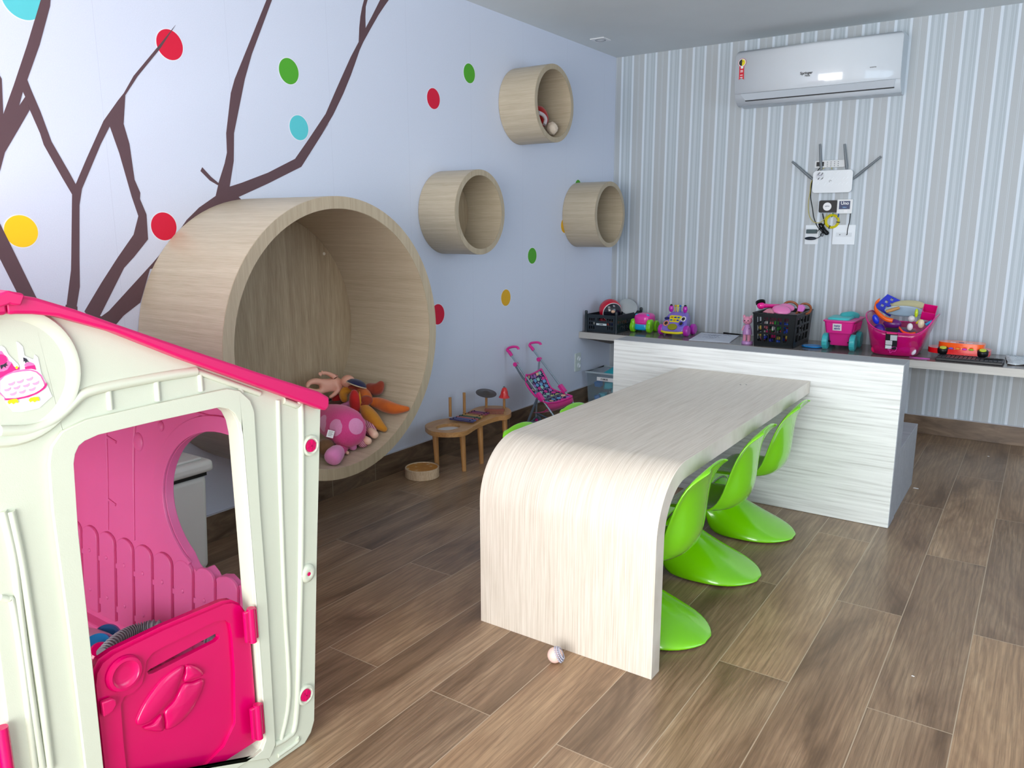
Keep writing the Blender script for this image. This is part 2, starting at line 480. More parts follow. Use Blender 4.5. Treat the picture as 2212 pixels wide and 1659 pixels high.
# the branches meet in a trunk that runs down to the baseboard
for pl in ([(36, 630), (76, 638), (150, 770), (178, 1150), (92, 1150), (95, 770)], [(142, 658), (167, 662), (172, 800), (118, 800)], [(184, 680), (211, 686), (180, 800), (128, 800)], [(214, 682), (254, 695), (178, 830), (130, 830)]):
    printed(clipz([PX(0.0, *q) for q in pl], HB_), 'painted_branch', M_BR, 0.0009, x=-0.0002)
for cc, x0, x1, yt, yb in [('teal', 9, 86, -55, 48), ('red', 337, 395, 65, 128), ('green', 602, 645, 126.5, 181), ('teal', 625, 666, 250, 302), ('yellow', 7, 83, 466, 533),
                           ('red', 325, 382, 460, 518), ('red', 922, 950, 191, 235), ('green', 1001, 1026, 138, 179), ('green', 1140, 1159, 536, 569), ('ochre', 1082, 1103, 626, 660), ('red', 930, 961, 659, 699),
                           ('ochre', 1210.5, 1229, 473, 501), ('green', 1241, 1256, 391.5, 410)]:
    a = PX(0, x0, (yt + yb) / 2); b = PX(0, x1, (yt + yb) / 2); t = PX(0, (x0 + x1) / 2, yt); d = PX(0, (x0 + x1) / 2, yb)
    cy = (a.y + b.y) / 2; cz = (t.z + d.z) / 2; r = ((b.y - a.y) + (t.z - d.z)) / 4
    printed([Vector((0, cy + (r + 0.0035) * cos(q * pi / 24), cz + (r + 0.0035) * sin(q * pi / 24))) for q in range(48)], 'painted_dot_rim', M_HALO, 0.0004, x=0.0001 if cc != 'x' else 0)
    printed([Vector((0, cy + r * cos(q * pi / 24), cz + r * sin(q * pi / 24))) for q in range(48)], 'painted_dot', plastic('mural_' + cc, DOTC[cc], 0.6, 0.03), 0.0009)

# -- back wall: striped wallpaper, period 0.1816 m
k = N('wallpaper_striped')
g = k.n('ShaderNodeNewGeometry'); sp = k.n('ShaderNodeSeparateXYZ'); k.l(g.outputs['Position'], sp.inputs[0])
f = k.math('FRACT', k.math('DIVIDE', k.math('ADD', sp.outputs[0], 10 * 0.1816 - 0.043), 0.1816))
W_, G_, T_, L_, D_ = (rgb((208, 219, 230)), rgb((172, 184, 192)), rgb((171, 177, 181)), rgb((188, 199, 207)), rgb((156, 167, 175)))
st = [(0, W_), (0.088, D_), (0.094, G_)]
for i, (a, cc) in enumerate([(0.13, D_), (0.137, G_), (0.17, D_), (0.178, L_), (0.20, D_), (0.207, L_), (0.24, G_), (0.25, L_), (0.285, D_), (0.292, G_), (0.33, D_), (0.338, G_), (0.37, L_), (0.38, G_), (0.41, D_), (0.418, G_)]): st.append((a, cc))
st += [(0.465, W_), (0.55, D_), (0.556, T_), (0.745, L_), (0.757, T_), (0.785, L_), (0.797, T_)]
# a ramp holds at most 32 stops
cr = k.ramp(f, st[:31], 'CONSTANT').outputs[0]
nz = k.noise(k.pos(), 300, 2)
k.col(k.mix(0.12, cr, k.mix(nz, rgb((150, 155, 160)), rgb((235, 238, 240))))); k.rough(0.55); k.bump(nz, 0.15, 0.001)
struct(MB().box((-0.1, 0, 0), (RX1 + 0.1, 0.1, HC)), 'wall_back', k.m)

# -- right and rear walls with the openings the daylight comes through
M_WH = plastic('wall_paint_white', (222, 224, 226), 0.7, 0.02)
def wall_open(axis, pos, t, a0, a1, o0, o1, z0, z1, name):
    mb = MB()
    def bx(u0, u1, w0, w1):
        if u1 - u0 < 1e-4 or w1 - w0 < 1e-4: return
        if axis == 0: mb.box((pos, u0, w0), (pos + t, u1, w1))
        else: mb.box((u0, pos, w0), (u1, pos + t, w1))
    bx(a0, o0, 0, HC); bx(o1, a1, 0, HC); bx(o0, o1, z1, HC); bx(o0, o1, 0, z0)
    return struct(mb, name, M_WH)
wall_open(0, RX1, 0.1, RY0, 0.1, -4.0, -1.2, 0.5, 2.2, 'wall_right')
wall_open(1, RY0 - 0.1, 0.1, -0.1, RX1 + 0.1, 0.35, 3.95, 0.06, 2.2, 'wall_rear')
M_FRAME = plastic('white_aluminium', (225, 228, 230), 0.35, 0.02)
def frame(axis, pos, u0, u1, z0, z1, nm, n):
    mb = MB()
    def bx(a0, a1, w0, w1):
        if axis == 0: mb.box((pos - 0.03, a0, w0), (pos + 0.03, a1, w1))
        else: mb.box((a0, pos - 0.03, w0), (a1, pos + 0.03, w1))
    bx(u0, u1, z0, z0 + 0.05); bx(u0, u1, z1 - 0.05, z1)
    for i in range(n + 1):
        q = u0 + (u1 - u0) * i / n; a = max(u0, q - 0.03); bx(a, min(u1, a + 0.06), z0 + 0.05, z1 - 0.05)
    o = mb.build(nm, M_FRAME); o['kind'] = 'structure'; return o
frame(0, RX1 + 0.05, -4.0, -1.2, 0.5, 2.2, 'window_1', 3)
frame(1, RY0 - 0.05, 0.35, 3.95, 0.06, 2.2, 'window_2', 4)

# -- baseboards of the same wood-look tile
k = N('baseboard_tile')
g = k.n('ShaderNodeNewGeometry'); v1 = k.pos((0.25, 0.25, 1.0))
n1 = k.noise(v1, 120, 4, 0.6, 0.5); n2 = k.noise(v1, 16, 3, 0.6, 0.8)
c = k.ramp(n2, [(0.3, rgb((78, 61, 47))), (0.55, rgb((118, 97, 78))), (0.75, rgb((146, 124, 102)))]).outputs[0]
k.col(k.mix(k.math('MULTIPLY', n1, 0.4), c, rgb((70, 54, 40)))); k.rough(0.38); k.bump(n1, 0.2, 0.001)
M_BB = k.m
M_GROUT = plastic('grout', (150, 138, 122), 0.8)
HB = 0.115
bb = struct(MB().box((0.0, RY0, 0.0), (0.014, 0, HB)), 'baseboard_left', M_BB, bevel=0.0012)
mb = MB()
for y in (-0.19, -1.417, -2.645, -2.94, -3.87, -5.1): mb.box((0.0141, y - 0.0015, 0.002), (0.0146, y + 0.0015, HB - 0.002))
mb.build('grout_joint', M_GROUT, bb)
MB().box((0, RY0, HB), (0.012, 0, HB + 0.003)).build('cap_bead', plastic('bead', (196, 196, 204), 0.6), bb)
bb2 = struct(MB().box((0.014, -0.014, 0), (RX1, 0, HB)), 'baseboard_back', M_BB, bevel=0.0012)
mb = MB()
for x in (0.6, 1.82, 3.05): mb.box((x - 0.0015, -0.0146, 0.002), (x + 0.0015, -0.0141, HB - 0.002))
mb.build('grout_joint', M_GROUT, bb2)
MB().box((0.014, -0.012, HB), (RX1, 0, HB + 0.003)).build('cap_bead', MATS['bead'], bb2)
struct(MB().box((RX1 - 0.014, RY0, 0), (RX1, -0.014, HB)), 'baseboard_right', M_BB)

# -- square ceiling spot
cx, cy = 0.176, -0.58
sp_ = thing('ceiling_spotlight', (cx, cy, HC), 'small square white recessed spotlight in the ceiling near the corner', 'light')
MB().box((cx - 0.052, cy - 0.052, HC - 0.006), (cx + 0.052, cy + 0.052, HC)).build('trim_plate', plastic('white_trim', (232, 234, 236), 0.3), sp_, bevel=0.002)
MB().lathe([(0.036, -0.0005), (0.036, -0.003), (0.031, -0.004), (0.028, 0.0)], fr((cx, cy, HC - 0.006), (0, 0, 1)), 32).build('rim', plastic('grey_trim', (150, 155, 160), 0.3), sp_, smooth=40)
MB().lathe([(0.0, -0.002), (0.020, -0.0018), (0.028, 0.0)], fr((cx, cy, HC - 0.006), (0, 0, 1)), 28).build('lens', plastic('spot_lens', (236, 238, 240), 0.2), sp_, smooth=40)
# ================================================================ built-in furniture
M_OAK = wood('veneer_oak', (194, 182, 160), (168, 154, 130), axis=0, fine=520, rough=0.42)
M_OAKV = wood('veneer_oak_upright', (182, 168, 144), (158, 143, 119), axis=2, fine=520, rough=0.42)
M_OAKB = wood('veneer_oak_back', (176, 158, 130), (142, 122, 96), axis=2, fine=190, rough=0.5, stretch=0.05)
M_TABLE = wood('veneer_table', (214, 205, 192), (190, 178, 162), axis=1, fine=330, rough=0.40, stretch=0.02)
def wood_plane(name, c1, c2, ax, fine, rough=0.42):
    return wood(name, c1, c2, axis=ax, fine=fine, rough=rough)
k = N('veneer_table')   # fine grain follows the table round the bend: constant along y and z
nn = k.noise(k.pos((1.0, 0.010, 0.010)), 560, 3, 0.6); n2 = k.noise(k.pos((1.0, 0.08, 0.08)), 60, 3, 0.6)
f = k.math('ADD', k.math('MULTIPLY', nn, 0.8), k.math('MULTIPLY', n2, 0.2))
k.col(k.ramp(f, [(0.34, rgb((188, 178, 163))), (0.62, rgb((218, 210, 198)))]).outputs[0]); k.rough(0.36); k.bump(nn, 0.12, 0.001)
M_TABLE = k.m
k = N('veneer_white')
n1 = k.noise(k.pos((0.03, 1, 1)), 90, 4, 0.6, 0.3)
wv = k.n('ShaderNodeTexWave'); wv.bands_direction = 'Z'; wv.inputs['Scale'].default_value = 7; wv.inputs['Distortion'].default_value = 5
wv.inputs['Detail'].default_value = 3; wv.inputs['Detail Scale'].default_value = 0.8
k.l(k.pos((0.35, 1, 2.2)), wv.inputs['Vector'])
f = k.math('ADD', k.math('MULTIPLY', n1, 0.9), k.math('MULTIPLY', wv.outputs['Color'], 0.10))
k.col(k.ramp(f, [(0.30, rgb((186, 189, 188))), (0.5, rgb((212, 216, 216))), (0.7, rgb((224, 228, 228)))]).outputs[0]); k.rough(0.45)
k.bump(n1, 0.1, 0.001)
M_WV = k.m
M_GREYV = wood('veneer_grey', (160, 162, 166), (134, 136, 142), axis=0, fine=240, rough=0.45)
M_SHELF = wood('shelf_top_laminate', (128, 120, 116), (104, 97, 94), axis=0, fine=200, rough=0.16)
M_SHELFE = wood('shelf_edge_laminate', (198, 196, 190), (172, 170, 166), axis=0, fine=240, rough=0.45)

YP0, YP1, XP0, XP1, ZP = -1.864, -1.708, 0.978, 2.333, 0.725
t = thing('bench_divider', ((XP0 + XP1) / 2, YP0, 0), 'wide low white wood-grain divider with grey top edge behind the play table', 'divider')
MB().box((XP0, YP0 + 0.012, 0), (XP1, YP1, ZP)).build('core_panel', M_GREYV, t, bevel=0.001)
MB().box((XP0 + 0.0015, YP0, 0.001), (XP1 - 0.0015, YP0 + 0.012, ZP - 0.0015)).build('front_panel', M_WV, t, bevel=0.001)
tag(t.children[-1], 'white horizontally grained front')
MB().box((XP0 + 0.02, YP1 + 0.001, 0), (XP1 - 0.003, -1.144, 0.319)).build('bench_seat', M_GREYV, t, bevel=0.0015)

t = thing('wall_shelf', (1.8, -0.25, 0.49), 'long grey-brown shelf along the striped wall, holding the toys', 'shelf')
MB().box((0.002, -0.496, 0.495), (3.9, -0.002, 0.541)).build('top_board', M_SHELF, t, bevel=0.001)
MB().box((0.002, -0.500, 0.4955), (3.9, -0.4962, 0.5403)).build('front_edge', M_SHELFE, t)
tag(t.children[-1], 'pale front edge band')
for x in (0.02, 3.2):
    MB().prism([(x, -0.002, 0.494), (x, -0.40, 0.494), (x, -0.40, 0.475), (x, -0.06, 0.40), (x, -0.002, 0.40)], (0.02, 0, 0)).build('bracket', M_SHELF, t)

# -- play table with a waterfall end
TX0, TX1, TY1, ZT, TT, RR = 1.343, 1.962, -3.513, 0.617, 0.055, 0.20
def arc(cy, cz, r, a0, a1, n): return [(cy + r * cos(a0 + (a1 - a0) * i / n), cz + r * sin(a0 + (a1 - a0) * i / n)) for i in range(n + 1)]
outer = [(YP0 - 0.001, ZT)] + arc(TY1 + RR, ZT - RR, RR, pi / 2, pi, 20) + [(TY1, 0)]
inner = [(TY1 + TT, 0)] + arc(TY1 + RR, ZT - RR, RR - TT, pi, pi / 2, 20) + [(YP0 - 0.001, ZT - TT)]
solo(MB().prism([(TX0, y, z) for y, z in outer + inner], (TX1 - TX0, 0, 0)), 'play_table', M_TABLE, (TX0, TY1, 0),
     'long low pale wood children\'s table with a rounded waterfall end', 'table', smooth=25, bevel=0.0015)
tb_ = bpy.data.objects['play_table']
for q_ in ((1599.5, 831), (1612, 831)):
    p_ = PZ(ZT, *q_); MB().lathe([(0.0, 0.0006), (0.0035, 0.0006), (0.004, 0.0)], Matrix.Translation(p_), 12).build('screw_mark', plastic('screw_grey', (96, 92, 88), 0.5), tb_)

# -- round niches on the left wall
def niche(name, d, y, z, r, th, label, cat, group=None, back=True):
    t = thing(name, (0, y, z - r), label, cat, group)
    F = fr((0.002, y, z), (1, 0, 0))
    MB().lathe([(r - th, 0.0), (r, 0.0), (r, d - 0.003), (r - th, d - 0.003), (r - th, 0.0)], F, 96).build('shell', M_OAK, t, smooth=30)
    MB().lathe([(r - th + 0.0006, d - 0.003), (r - 0.0006, d - 0.003), (r - 0.0006, d), (r - th + 0.0006, d), (r - th + 0.0006, d - 0.003)], F, 96).build('front_rim', M_OAKV, t, smooth=30)
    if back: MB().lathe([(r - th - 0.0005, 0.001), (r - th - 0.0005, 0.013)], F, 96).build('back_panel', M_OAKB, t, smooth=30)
    return t
niche('round_niche', 0.509, -3.284, 0.8525, 0.561, 0.047, 'big round wooden play niche on the mural wall, holding soft toys', 'niche')
GS = 'small round wall shelves'
niche('round_shelf', 0.253, -1.280, 2.0126, 0.2214, 0.0295, 'small round wooden shelf high up, holding a red and white toy', 'shelf', GS)
niche('round_shelf', 0.2465, -2.019, 1.371, 0.2225, 0.030, 'empty small round wooden shelf just right of the big round niche', 'shelf', GS)
niche('round_shelf', 0.2516, -0.5316, 1.375, 0.2217, 0.030, 'empty small round wooden shelf nearest the room corner', 'shelf', GS)
nb = [o for o in bpy.data.objects if o.name == 'round_niche'][0]
MB().lathe([(0.0, 0.004), (0.006, 0.003), (0.0075, 0.0)], fr((0.0151, PX(0.015, 700, 548).y, PX(0.015, 700, 548).z), (1, 0, 0)), 20).build('screw_cap', plastic('cap_cream', (216, 206, 188), 0.4), nb, smooth=40)

# ================================================================ green moulded chairs
M_GREEN = plastic('green_gloss_plastic', (118, 200, 0), 0.22, 0.01, coat=0.6)
def interp(tab, s):
    for i in range(len(tab) - 1):
        if s <= tab[i + 1][0]:
            a, b = tab[i], tab[i + 1]; q = (s - a[0]) / (b[0] - a[0]); q = max(0, min(1, q))
            return [a[j] + (b[j] - a[j]) * q for j in range(1, len(a))]
    return list(tab[-1][1:])
def chair_mesh():
    # station: centre x, z ; half width ; depth of cross curve in x, z (towards the edges)
    st = [(0.020, 0.592, 0.075, 0.000, -0.012), (0.010, 0.584, 0.110, -0.004, -0.014), (-0.008, 0.560, 0.132, -0.012, -0.012), (-0.020, 0.520, 0.146, -0.024, -0.006), (-0.026, 0.465, 0.155, -0.038, 0.0),
          (-0.028, 0.41, 0.160, -0.052, 0.002), (-0.030, 0.355, 0.164, -0.064, 0.006), (-0.044, 0.305, 0.168, -0.066, 0.016), (-0.078, 0.272, 0.172, -0.052, 0.026), (-0.13, 0.262, 0.175, -0.03, 0.030),
          (-0.20, 0.266, 0.175, -0.012, 0.024), (-0.27, 0.272, 0.172, -0.004, 0.014), (-0.315, 0.268, 0.168, 0.0, 0.004), (-0.338, 0.248, 0.162, 0.0, -0.004), (-0.338, 0.222, 0.156, 0.006, -0.02)]
    rows = []
    C = 21
    P = []
    for (x, z, wd, dx, dz) in st:
        row = []
        for j in range(C):
            s = -1 + 2 * j / (C - 1); q = abs(s)
            yy = wd * (s if q < 0.6 else (1 if s > 0 else -1) * (0.6 + (q - 0.6) * 0.92))
            cdepth = q ** 2.2
            lip = 0.010 * max(0, (q - 0.86) / 0.14)
            row.append(Vector((x + dx * cdepth + (lip if z > 0.3 else 0), yy, z + dz * cdepth - (lip if z <= 0.3 and x > -0.3 else 0))))
        P.append(row)
    # lower shell: ridge line falls from the seat front back to the tip; its edges run along the floor
    ridge = [(-0.325, 0.195), (-0.295, 0.165), (-0.255, 0.135), (-0.21, 0.107), (-0.16, 0.080), (-0.11, 0.056), (-0.065, 0.037), (-0.025, 0.021), (0.004, 0.010), (0.020, 0.002)]
    edge = [(-0.328, 0.150, 0.12), (-0.315, 0.148, 0.06), (-0.295, 0.152, 0.012), (-0.25, 0.158, 0.001), (-0.19, 0.161, 0.001), (-0.13, 0.156, 0.001), (-0.08, 0.143, 0.001), (-0.035, 0.115, 0.001), (0.002, 0.068, 0.001), (0.020, 0.020, 0.001)]
    for (rx, rz), (ex, ey, ez) in zip(ridge, edge):
        row = []
        for j in range(C):
            s = -1 + 2 * j / (C - 1); th = s * pi / 2
            q = abs(sin(th)) ; cz = cos(th) ** 0.85
            row.append(Vector((ex + (rx - ex) * cz, ey * sin(th), ez + (rz - ez) * cz)))
        P.append(row)
    return P
P = chair_mesh()
def make_chair(label):
    t = thing('moulded_chair', (0, 0, 0), label, 'chair', 'green moulded chairs at the play table')
    up = MB(); up.grid(P[:16])
    a = up.build('seat_shell', M_GREEN, t, smooth=80, solid=0.008, sub=1, recalc=False)
    lo = MB(); lo.grid(P[15:])
    b = lo.build('foot', M_GREEN, t, smooth=80, solid=0.007, sub=1, recalc=False, soff=0.0)
    return t
ch0 = make_chair('shiny green moulded chair on the near right side, by the rounded table end')
spots = [(2.003, -3.215, 0, None), (2.003, -2.685, 0, 'middle green moulded chair of the three along the right side of the table'),
         (2.003, -2.205, 0, 'green moulded chair farthest right, next to the white divider'),
         (1.277, -3.165, pi, 'green moulded chair on the mural side, its back top nearest the rounded table end'),
         (1.277, -2.775, pi, 'green moulded chair on the mural side, its back top next to the doll stroller')]
for i, (x, y, rz, lb) in enumerate(spots):
    o = ch0 if i == 0 else copy_tree(ch0)
    if lb: o['label'] = lb
    o.location = (x, y, 0.005); o.rotation_euler = (0, 0, rz)

# ================================================================ air conditioner
M_AC = plastic('ac_white_gloss', (214, 220, 226), 0.12, 0.01, coat=0.3)
M_ACB = plastic('ac_white_body', (198, 206, 212), 0.35, 0.01)
x0, x1 = 0.968, 1.950
t = thing('air_conditioner', ((x0 + x1) / 2, -0.1, 2.07), 'white split air conditioner on the striped wall, red ribbon sticker at its left', 'air conditioner')
prof = [(0, 2.405), (-0.10, 2.405), (-0.165, 2.40), (-0.172, 2.30), (-0.172, 2.20), (-0.165, 2.15), (-0.14, 2.10), (-0.10, 2.078), (-0.05, 2.07), (0, 2.07)]
MB().prism([(x0 + 0.006, y, z) for y, z in prof], (x1 - x0 - 0.010, 0, 0)).build('body', M_ACB, t, smooth=50, bevel=0.006, seg=3)
fp = [(-0.166, 2.401), (-0.185, 2.400), (-0.198, 2.392), (-0.205, 2.375), (-0.209, 2.30), (-0.207, 2.22), (-0.200, 2.165), (-0.190, 2.140)]
def panel_rows(pr, xa, xb, rc, z_round):
    rows = []
    for (y, z) in pr:
        ins = 0
        if z > z_round: ins = rc - sqrt(max(0, rc * rc - (z - z_round) ** 2))
        rows.append([(xa + ins, y, z), ((xa + xb) / 2, y, z), (xb - ins, y, z)])
    return rows
fp = smooth_pts([(0, y, z) for y, z in fp], 4); fp = [(p.y, p.z) for p in fp]
mb = MB().grid(panel_rows(fp, x0, x1, 0.032, 2.369)); mb.build('front_panel', M_AC, t, smooth=60, solid=0.006)
tag(t.children[-1], 'glossy front cover')
lo = [(-0.190, 2.139), (-0.180, 2.115), (-0.160, 2.092), (-0.13, 2.078), (-0.10, 2.072)]
mb = MB().grid([[(x0, y, z), ((x0 + x1) / 2, y, z), (x1, y, z)] for y, z in lo]); mb.build('chin_panel', M_AC, t, smooth=60, solid=0.005)
a = [Vector((1.005, -0.197, 2.138)), Vector((1.925, -0.197, 2.138)), Vector((1.915, -0.178, 2.098)), Vector((1.035, -0.178, 2.098))]
MB().prism(a, (0, -0.006, -0.002)).build('louver', plastic('ac_flap', (190, 198, 206), 0.3, 0.01), t, bevel=0.0015)
MB().box((1.035, -0.185, 2.092), (1.918, -0.172, 2.097)).build('air_slot', plastic('slot_black', (24, 26, 30), 0.6), t)
# stickers and maker's lettering
M_RED = plastic('sticker_red', (208, 20, 44), 0.45); M_BLK = plastic('sticker_black', (22, 20, 20), 0.45); M_YEL = plastic('sticker_yellow', (232, 214, 20), 0.45); M_WHT = plastic('sticker_white', (235, 236, 238), 0.45)
sx, sz, sy = 1.012, 2.327, -0.2135
st_ = MB().lathe([(0.0, 0.0), (0.026, 0.0), (0.026, 0.0006), (0.0, 0.0006)], fr((sx, sy + 0.0006, sz), (0, -1, 0)), 32).build('energy_sticker', M_RED, t)
MB().lathe([(0.0, 0.0), (0.024, 0.0), (0.024, 0.0004), (0.0, 0.0004)], fr((sx, sy, sz), (0, -1, 0)), 32).build('sticker_ring', M_WHT, st_)
for mt, s in ((M_BLK, -1), (M_YEL, 1)):
    pts = [(sx, sy - 0.0005, sz - 0.020)] + [(sx + s * 0.020 * sin(i * pi / 14), sy - 0.0005, sz - 0.020 * cos(i * pi / 14)) for i in range(1, 14)] + [(sx, sy - 0.0005, sz + 0.020)]
    MB().prism(pts, (0, -0.0004, 0)).build('half_disc', mt, st_)
MB().box((sx + 0.004, sy - 0.0013, sz + 0.003), (sx + 0.007, sy - 0.0008, sz + 0.010)).build('face_mark', M_BLK, st_)
pts = [(sx - 0.017, sz - 0.020), (sx + 0.014, sz - 0.022), (sx + 0.017, sz - 0.105), (sx, sz - 0.092), (sx - 0.016, sz - 0.104)]
MB().prism([(x, sy + 0.0001, z) for x, z in pts], (0, -0.0006, 0)).build('ribbon', M_RED, st_)
MB().box((sx - 0.007, sy - 0.0012, sz - 0.036), (sx + 0.009, sy - 0.0006, sz - 0.020)).build('ribbon_patch', M_WHT, st_)
for i, zz in enumerate((0.050, 0.058, 0.078, 0.092)):
    MB().box((sx - 0.009, sy - 0.0011, sz - zz), (sx + 0.008, sy - 0.0006, sz - zz + 0.004)).build('ribbon_line', M_WHT, st_)
M_TXT = plastic('letter_dark', (34, 34, 38), 0.5)
ROOTS[t.name] = Vector(t.location)
text_mesh('Springer', 0.022, M_TXT, t, (1.418, -0.2125, 2.222), (1, 0, 0), (0, 0, 1), bold=True)
text_mesh('Midea', 0.013, M_TXT, t, (1.425, -0.2118, 2.206), (1, 0, 0), (0, 0, 1))
text_mesh('INVERTER', 0.008, plastic('letter_grey', (110, 114, 120), 0.5), t, (1.80, -0.2118, 2.215), (1, 0, 0), (0, 0, 1))

# ================================================================ router corner
M_RW = plastic('router_white', (216, 222, 226), 0.25, 0.01, coat=0.2)
M_GRY = plastic('antenna_grey', (112, 120, 126), 0.4)
M_BK = plastic('black_plastic', (12, 13, 15), 0.35, spec=0.3)
def rbox(mb, c, sx, sz, y0, y1, rad, n=6):
    pts = []
    for (qx, qz, a0) in ((1, 1, 0), (-1, 1, pi / 2), (-1, -1, pi), (1, -1, 3 * pi / 2)):
        for i in range(n + 1):
            a = a0 + i * pi / 2 / n; pts.append((c[0] + qx * (sx - rad) + rad * cos(a), y0, c[1] + qz * (sz - rad) + rad * sin(a)))
    return mb.prism(pts, (0, y1 - y0, 0))
c0 = PY(-0.03, 1798, 392)
t = thing('wifi_router', (c0.x, 0, c0.z), 'white wall-mounted router with four grey antennas on the striped wall', 'router')
rbox(MB(), (c0.x, c0.z), 0.121, 0.070, -0.021, -0.034, 0.022).build('body', M_RW, t, bevel=0.005, seg=3, smooth=50)
M_TEX = plastic('router_ridge', (232, 238, 242), 0.15)
for i in range(9):
    x = c0.x - 0.095 + i * 0.022
    for j, dz in enumerate((0.042, 0.010, -0.022)):
        if (i + j) % 4 == 3: continue
        MB().prism([(x, -0.0345, c0.z + dz), (x + 0.012, -0.0345, c0.z + dz + 0.016), (x + 0.017, -0.0345, c0.z + dz + 0.016), (x + 0.005, -0.0345, c0.z + dz)], (0, -0.0006, 0)).build('ridge', M_TEX, t)
for nm, a, b in (('l', (1756, 388), (1711, 349)), ('lt', (1774, 368), (1771, 311)), ('rt', (1829, 366), (1824, 311)), ('r', (1842, 387), (1903, 338))):
    p, q = PY(-0.022, *a), PY(-0.030, *b); q.y = -0.03
    MB().tube([p, p.lerp(q, 0.15), q], [0.006, 0.0095, 0.0065], 8).build('antenna', M_GRY, t, smooth=50)
MB().lathe([(0.0, 0), (0.026, 0), (0.026, 0.0006), (0, 0.0006)], fr((c0.x - 0.078, -0.0345, c0.z + 0.038), (0, -1, 0)), 28).build('round_sticker', plastic('sticker_pale', (205, 210, 216), 0.4), t)
text_mesh('uno', 0.017, plastic('letter_mid', (120, 120, 150), 0.5), t, (c0.x - 0.078, -0.0353, c0.z + 0.042), (1, 0, 0), (0, 0, 1))
MB().tube(smooth_pts([(c0.x - 0.012 + 0.006 * cos(a), -0.0345, c0.z + 0.002 + 0.006 * sin(a)) for a in [i * pi / 5 for i in range(8)]], 2), 0.0011, 5).build('maker_mark', M_TXT, t)
p = PY(-0.015, 1793, 354)
t = thing('remote_control', (p.x, 0, p.z - 0.02), 'white remote control with black display held flat behind the router', 'remote control')
rbox(MB(), (p.x, p.z), 0.093, 0.022, -0.003, -0.020, 0.006).build('case', plastic('remote_white', (208, 212, 214), 0.4), t, bevel=0.002)
MB().box((p.x - 0.082, -0.0212, p.z - 0.013), (p.x - 0.036, -0.0198, p.z + 0.014)).build('display', M_BK, t)
for i in range(4):
    for j in range(3):
        MB().lathe([(0, 0), (0.003, 0), (0.003, 0.0015), (0, 0.002)], fr((p.x - 0.015 + i * 0.022, -0.020, p.z - 0.013 + j * 0.012), (0, -1, 0)), 10).build('button', M_GRY, t)
p = PY(-0.02, 1789, 446)
t = thing('optical_modem', (p.x, 0, p.z - 0.035), 'small glossy black wall box with a round white sticker, below the router', 'modem')
rbox(MB(), (p.x, p.z), 0.056, 0.038, -0.002, -0.028, 0.010).build('case', M_BK, t, bevel=0.004, seg=3, smooth=50)
MB().lathe([(0.0, 0), (0.026, 0), (0.026, 0.0008), (0, 0.0008)], fr((p.x - 0.004, -0.0282, p.z - 0.001), (0, -1, 0)), 28).build('round_sticker', M_WHT, t)
text_mesh('uno', 0.018, plastic('letter_slate', (90, 92, 110), 0.5), t, (p.x - 0.004, -0.0294, p.z + 0.003), (1, 0, 0), (0, 0, 1))
p = PY(-0.02, 1825, 446)
t = thing('fibre_box', (p.x, 0, p.z - 0.043), 'white square wall box with a navy UNO label, right of the black box', 'junction box')
rbox(MB(), (p.x, p.z), 0.046, 0.044, -0.002, -0.026, 0.003).build('case', plastic('box_white', (222, 226, 228), 0.35), t, bevel=0.002)
lb = MB().box((p.x - 0.034, -0.0268, p.z - 0.017), (p.x + 0.032, -0.0258, p.z + 0.034)).build('label', plastic('navy', (24, 44, 92), 0.4), t)
text_mesh('Uno', 0.028, M_WHT, t, (p.x, -0.0270, p.z + 0.020), (1, 0, 0), (0, 0, 1), bold=True)
text_mesh('FIBRA', 0.010, plastic('letter_sky', (120, 170, 220), 0.5), t, (p.x, -0.0270, p.z - 0.006), (1, 0, 0), (0, 0, 1), bold=True)
MB().box((p.x - 0.002, -0.0268, p.z - 0.037), (p.x + 0.018, -0.0258, p.z - 0.022)).build('small_tag', M_WHT, t)
# wall plates
p = PY(-0.004, 1754, 507)
t = thing('socket_plate', (p.x, 0, p.z - 0.062), 'white socket plate holding two dark plugs, left of the pair below the router', 'socket')
rbox(MB(), (p.x, p.z), 0.042, 0.062, 0, -0.008, 0.003).build('plate', plastic('plate_white', (222, 230, 236), 0.3), t, bevel=0.002)
p2 = PY(-0.004, 1823, 507)
t = thing('socket_plate', (p2.x, 0, p2.z - 0.062), 'wide white wall plate right of the plugs, a thin cable entering it', 'socket')
rbox(MB(), (p2.x, p2.z), 0.068, 0.062, 0, -0.008, 0.003).build('plate', MATS['plate_white'], t, bevel=0.002)
rbox(MB(), (p2.x, p2.z), 0.048, 0.013, -0.008, -0.0095, 0.001).build('insert', plastic('plate_insert', (206, 214, 220), 0.3), t)
for dx in (-0.024, 0.018): MB().lathe([(0, 0), (0.004, 0), (0.004, 0.0015), (0, 0.002)], fr((p2.x + dx, -0.0095, p2.z), (0, -1, 0)), 12).build('screw', M_GRY, t)
a = PY(-0.02, 1754, 500)
solo(rbox(MB(), (a.x, a.z), 0.031, 0.013, -0.009, -0.045, 0.003), 'power_adapter', plastic('dark_teal', (22, 62, 70), 0.4), (a.x, -0.008, a.z - 0.013), 'dark green rectangular plug in the left socket plate, upper of two', 'plug', 'plugs in the left socket plate', bevel=0.002)
a = PY(-0.02, 1751, 515)
solo(MB().ell((a.x, -0.024, a.z), (0.038, 0.015, 0.011)), 'power_adapter', plastic('dark_navy', (22, 34, 48), 0.35), (a.x, -0.008, a.z - 0.011), 'dark blue rounded plug in the left socket plate, lower of two', 'plug', 'plugs in the left socket plate', smooth=60)
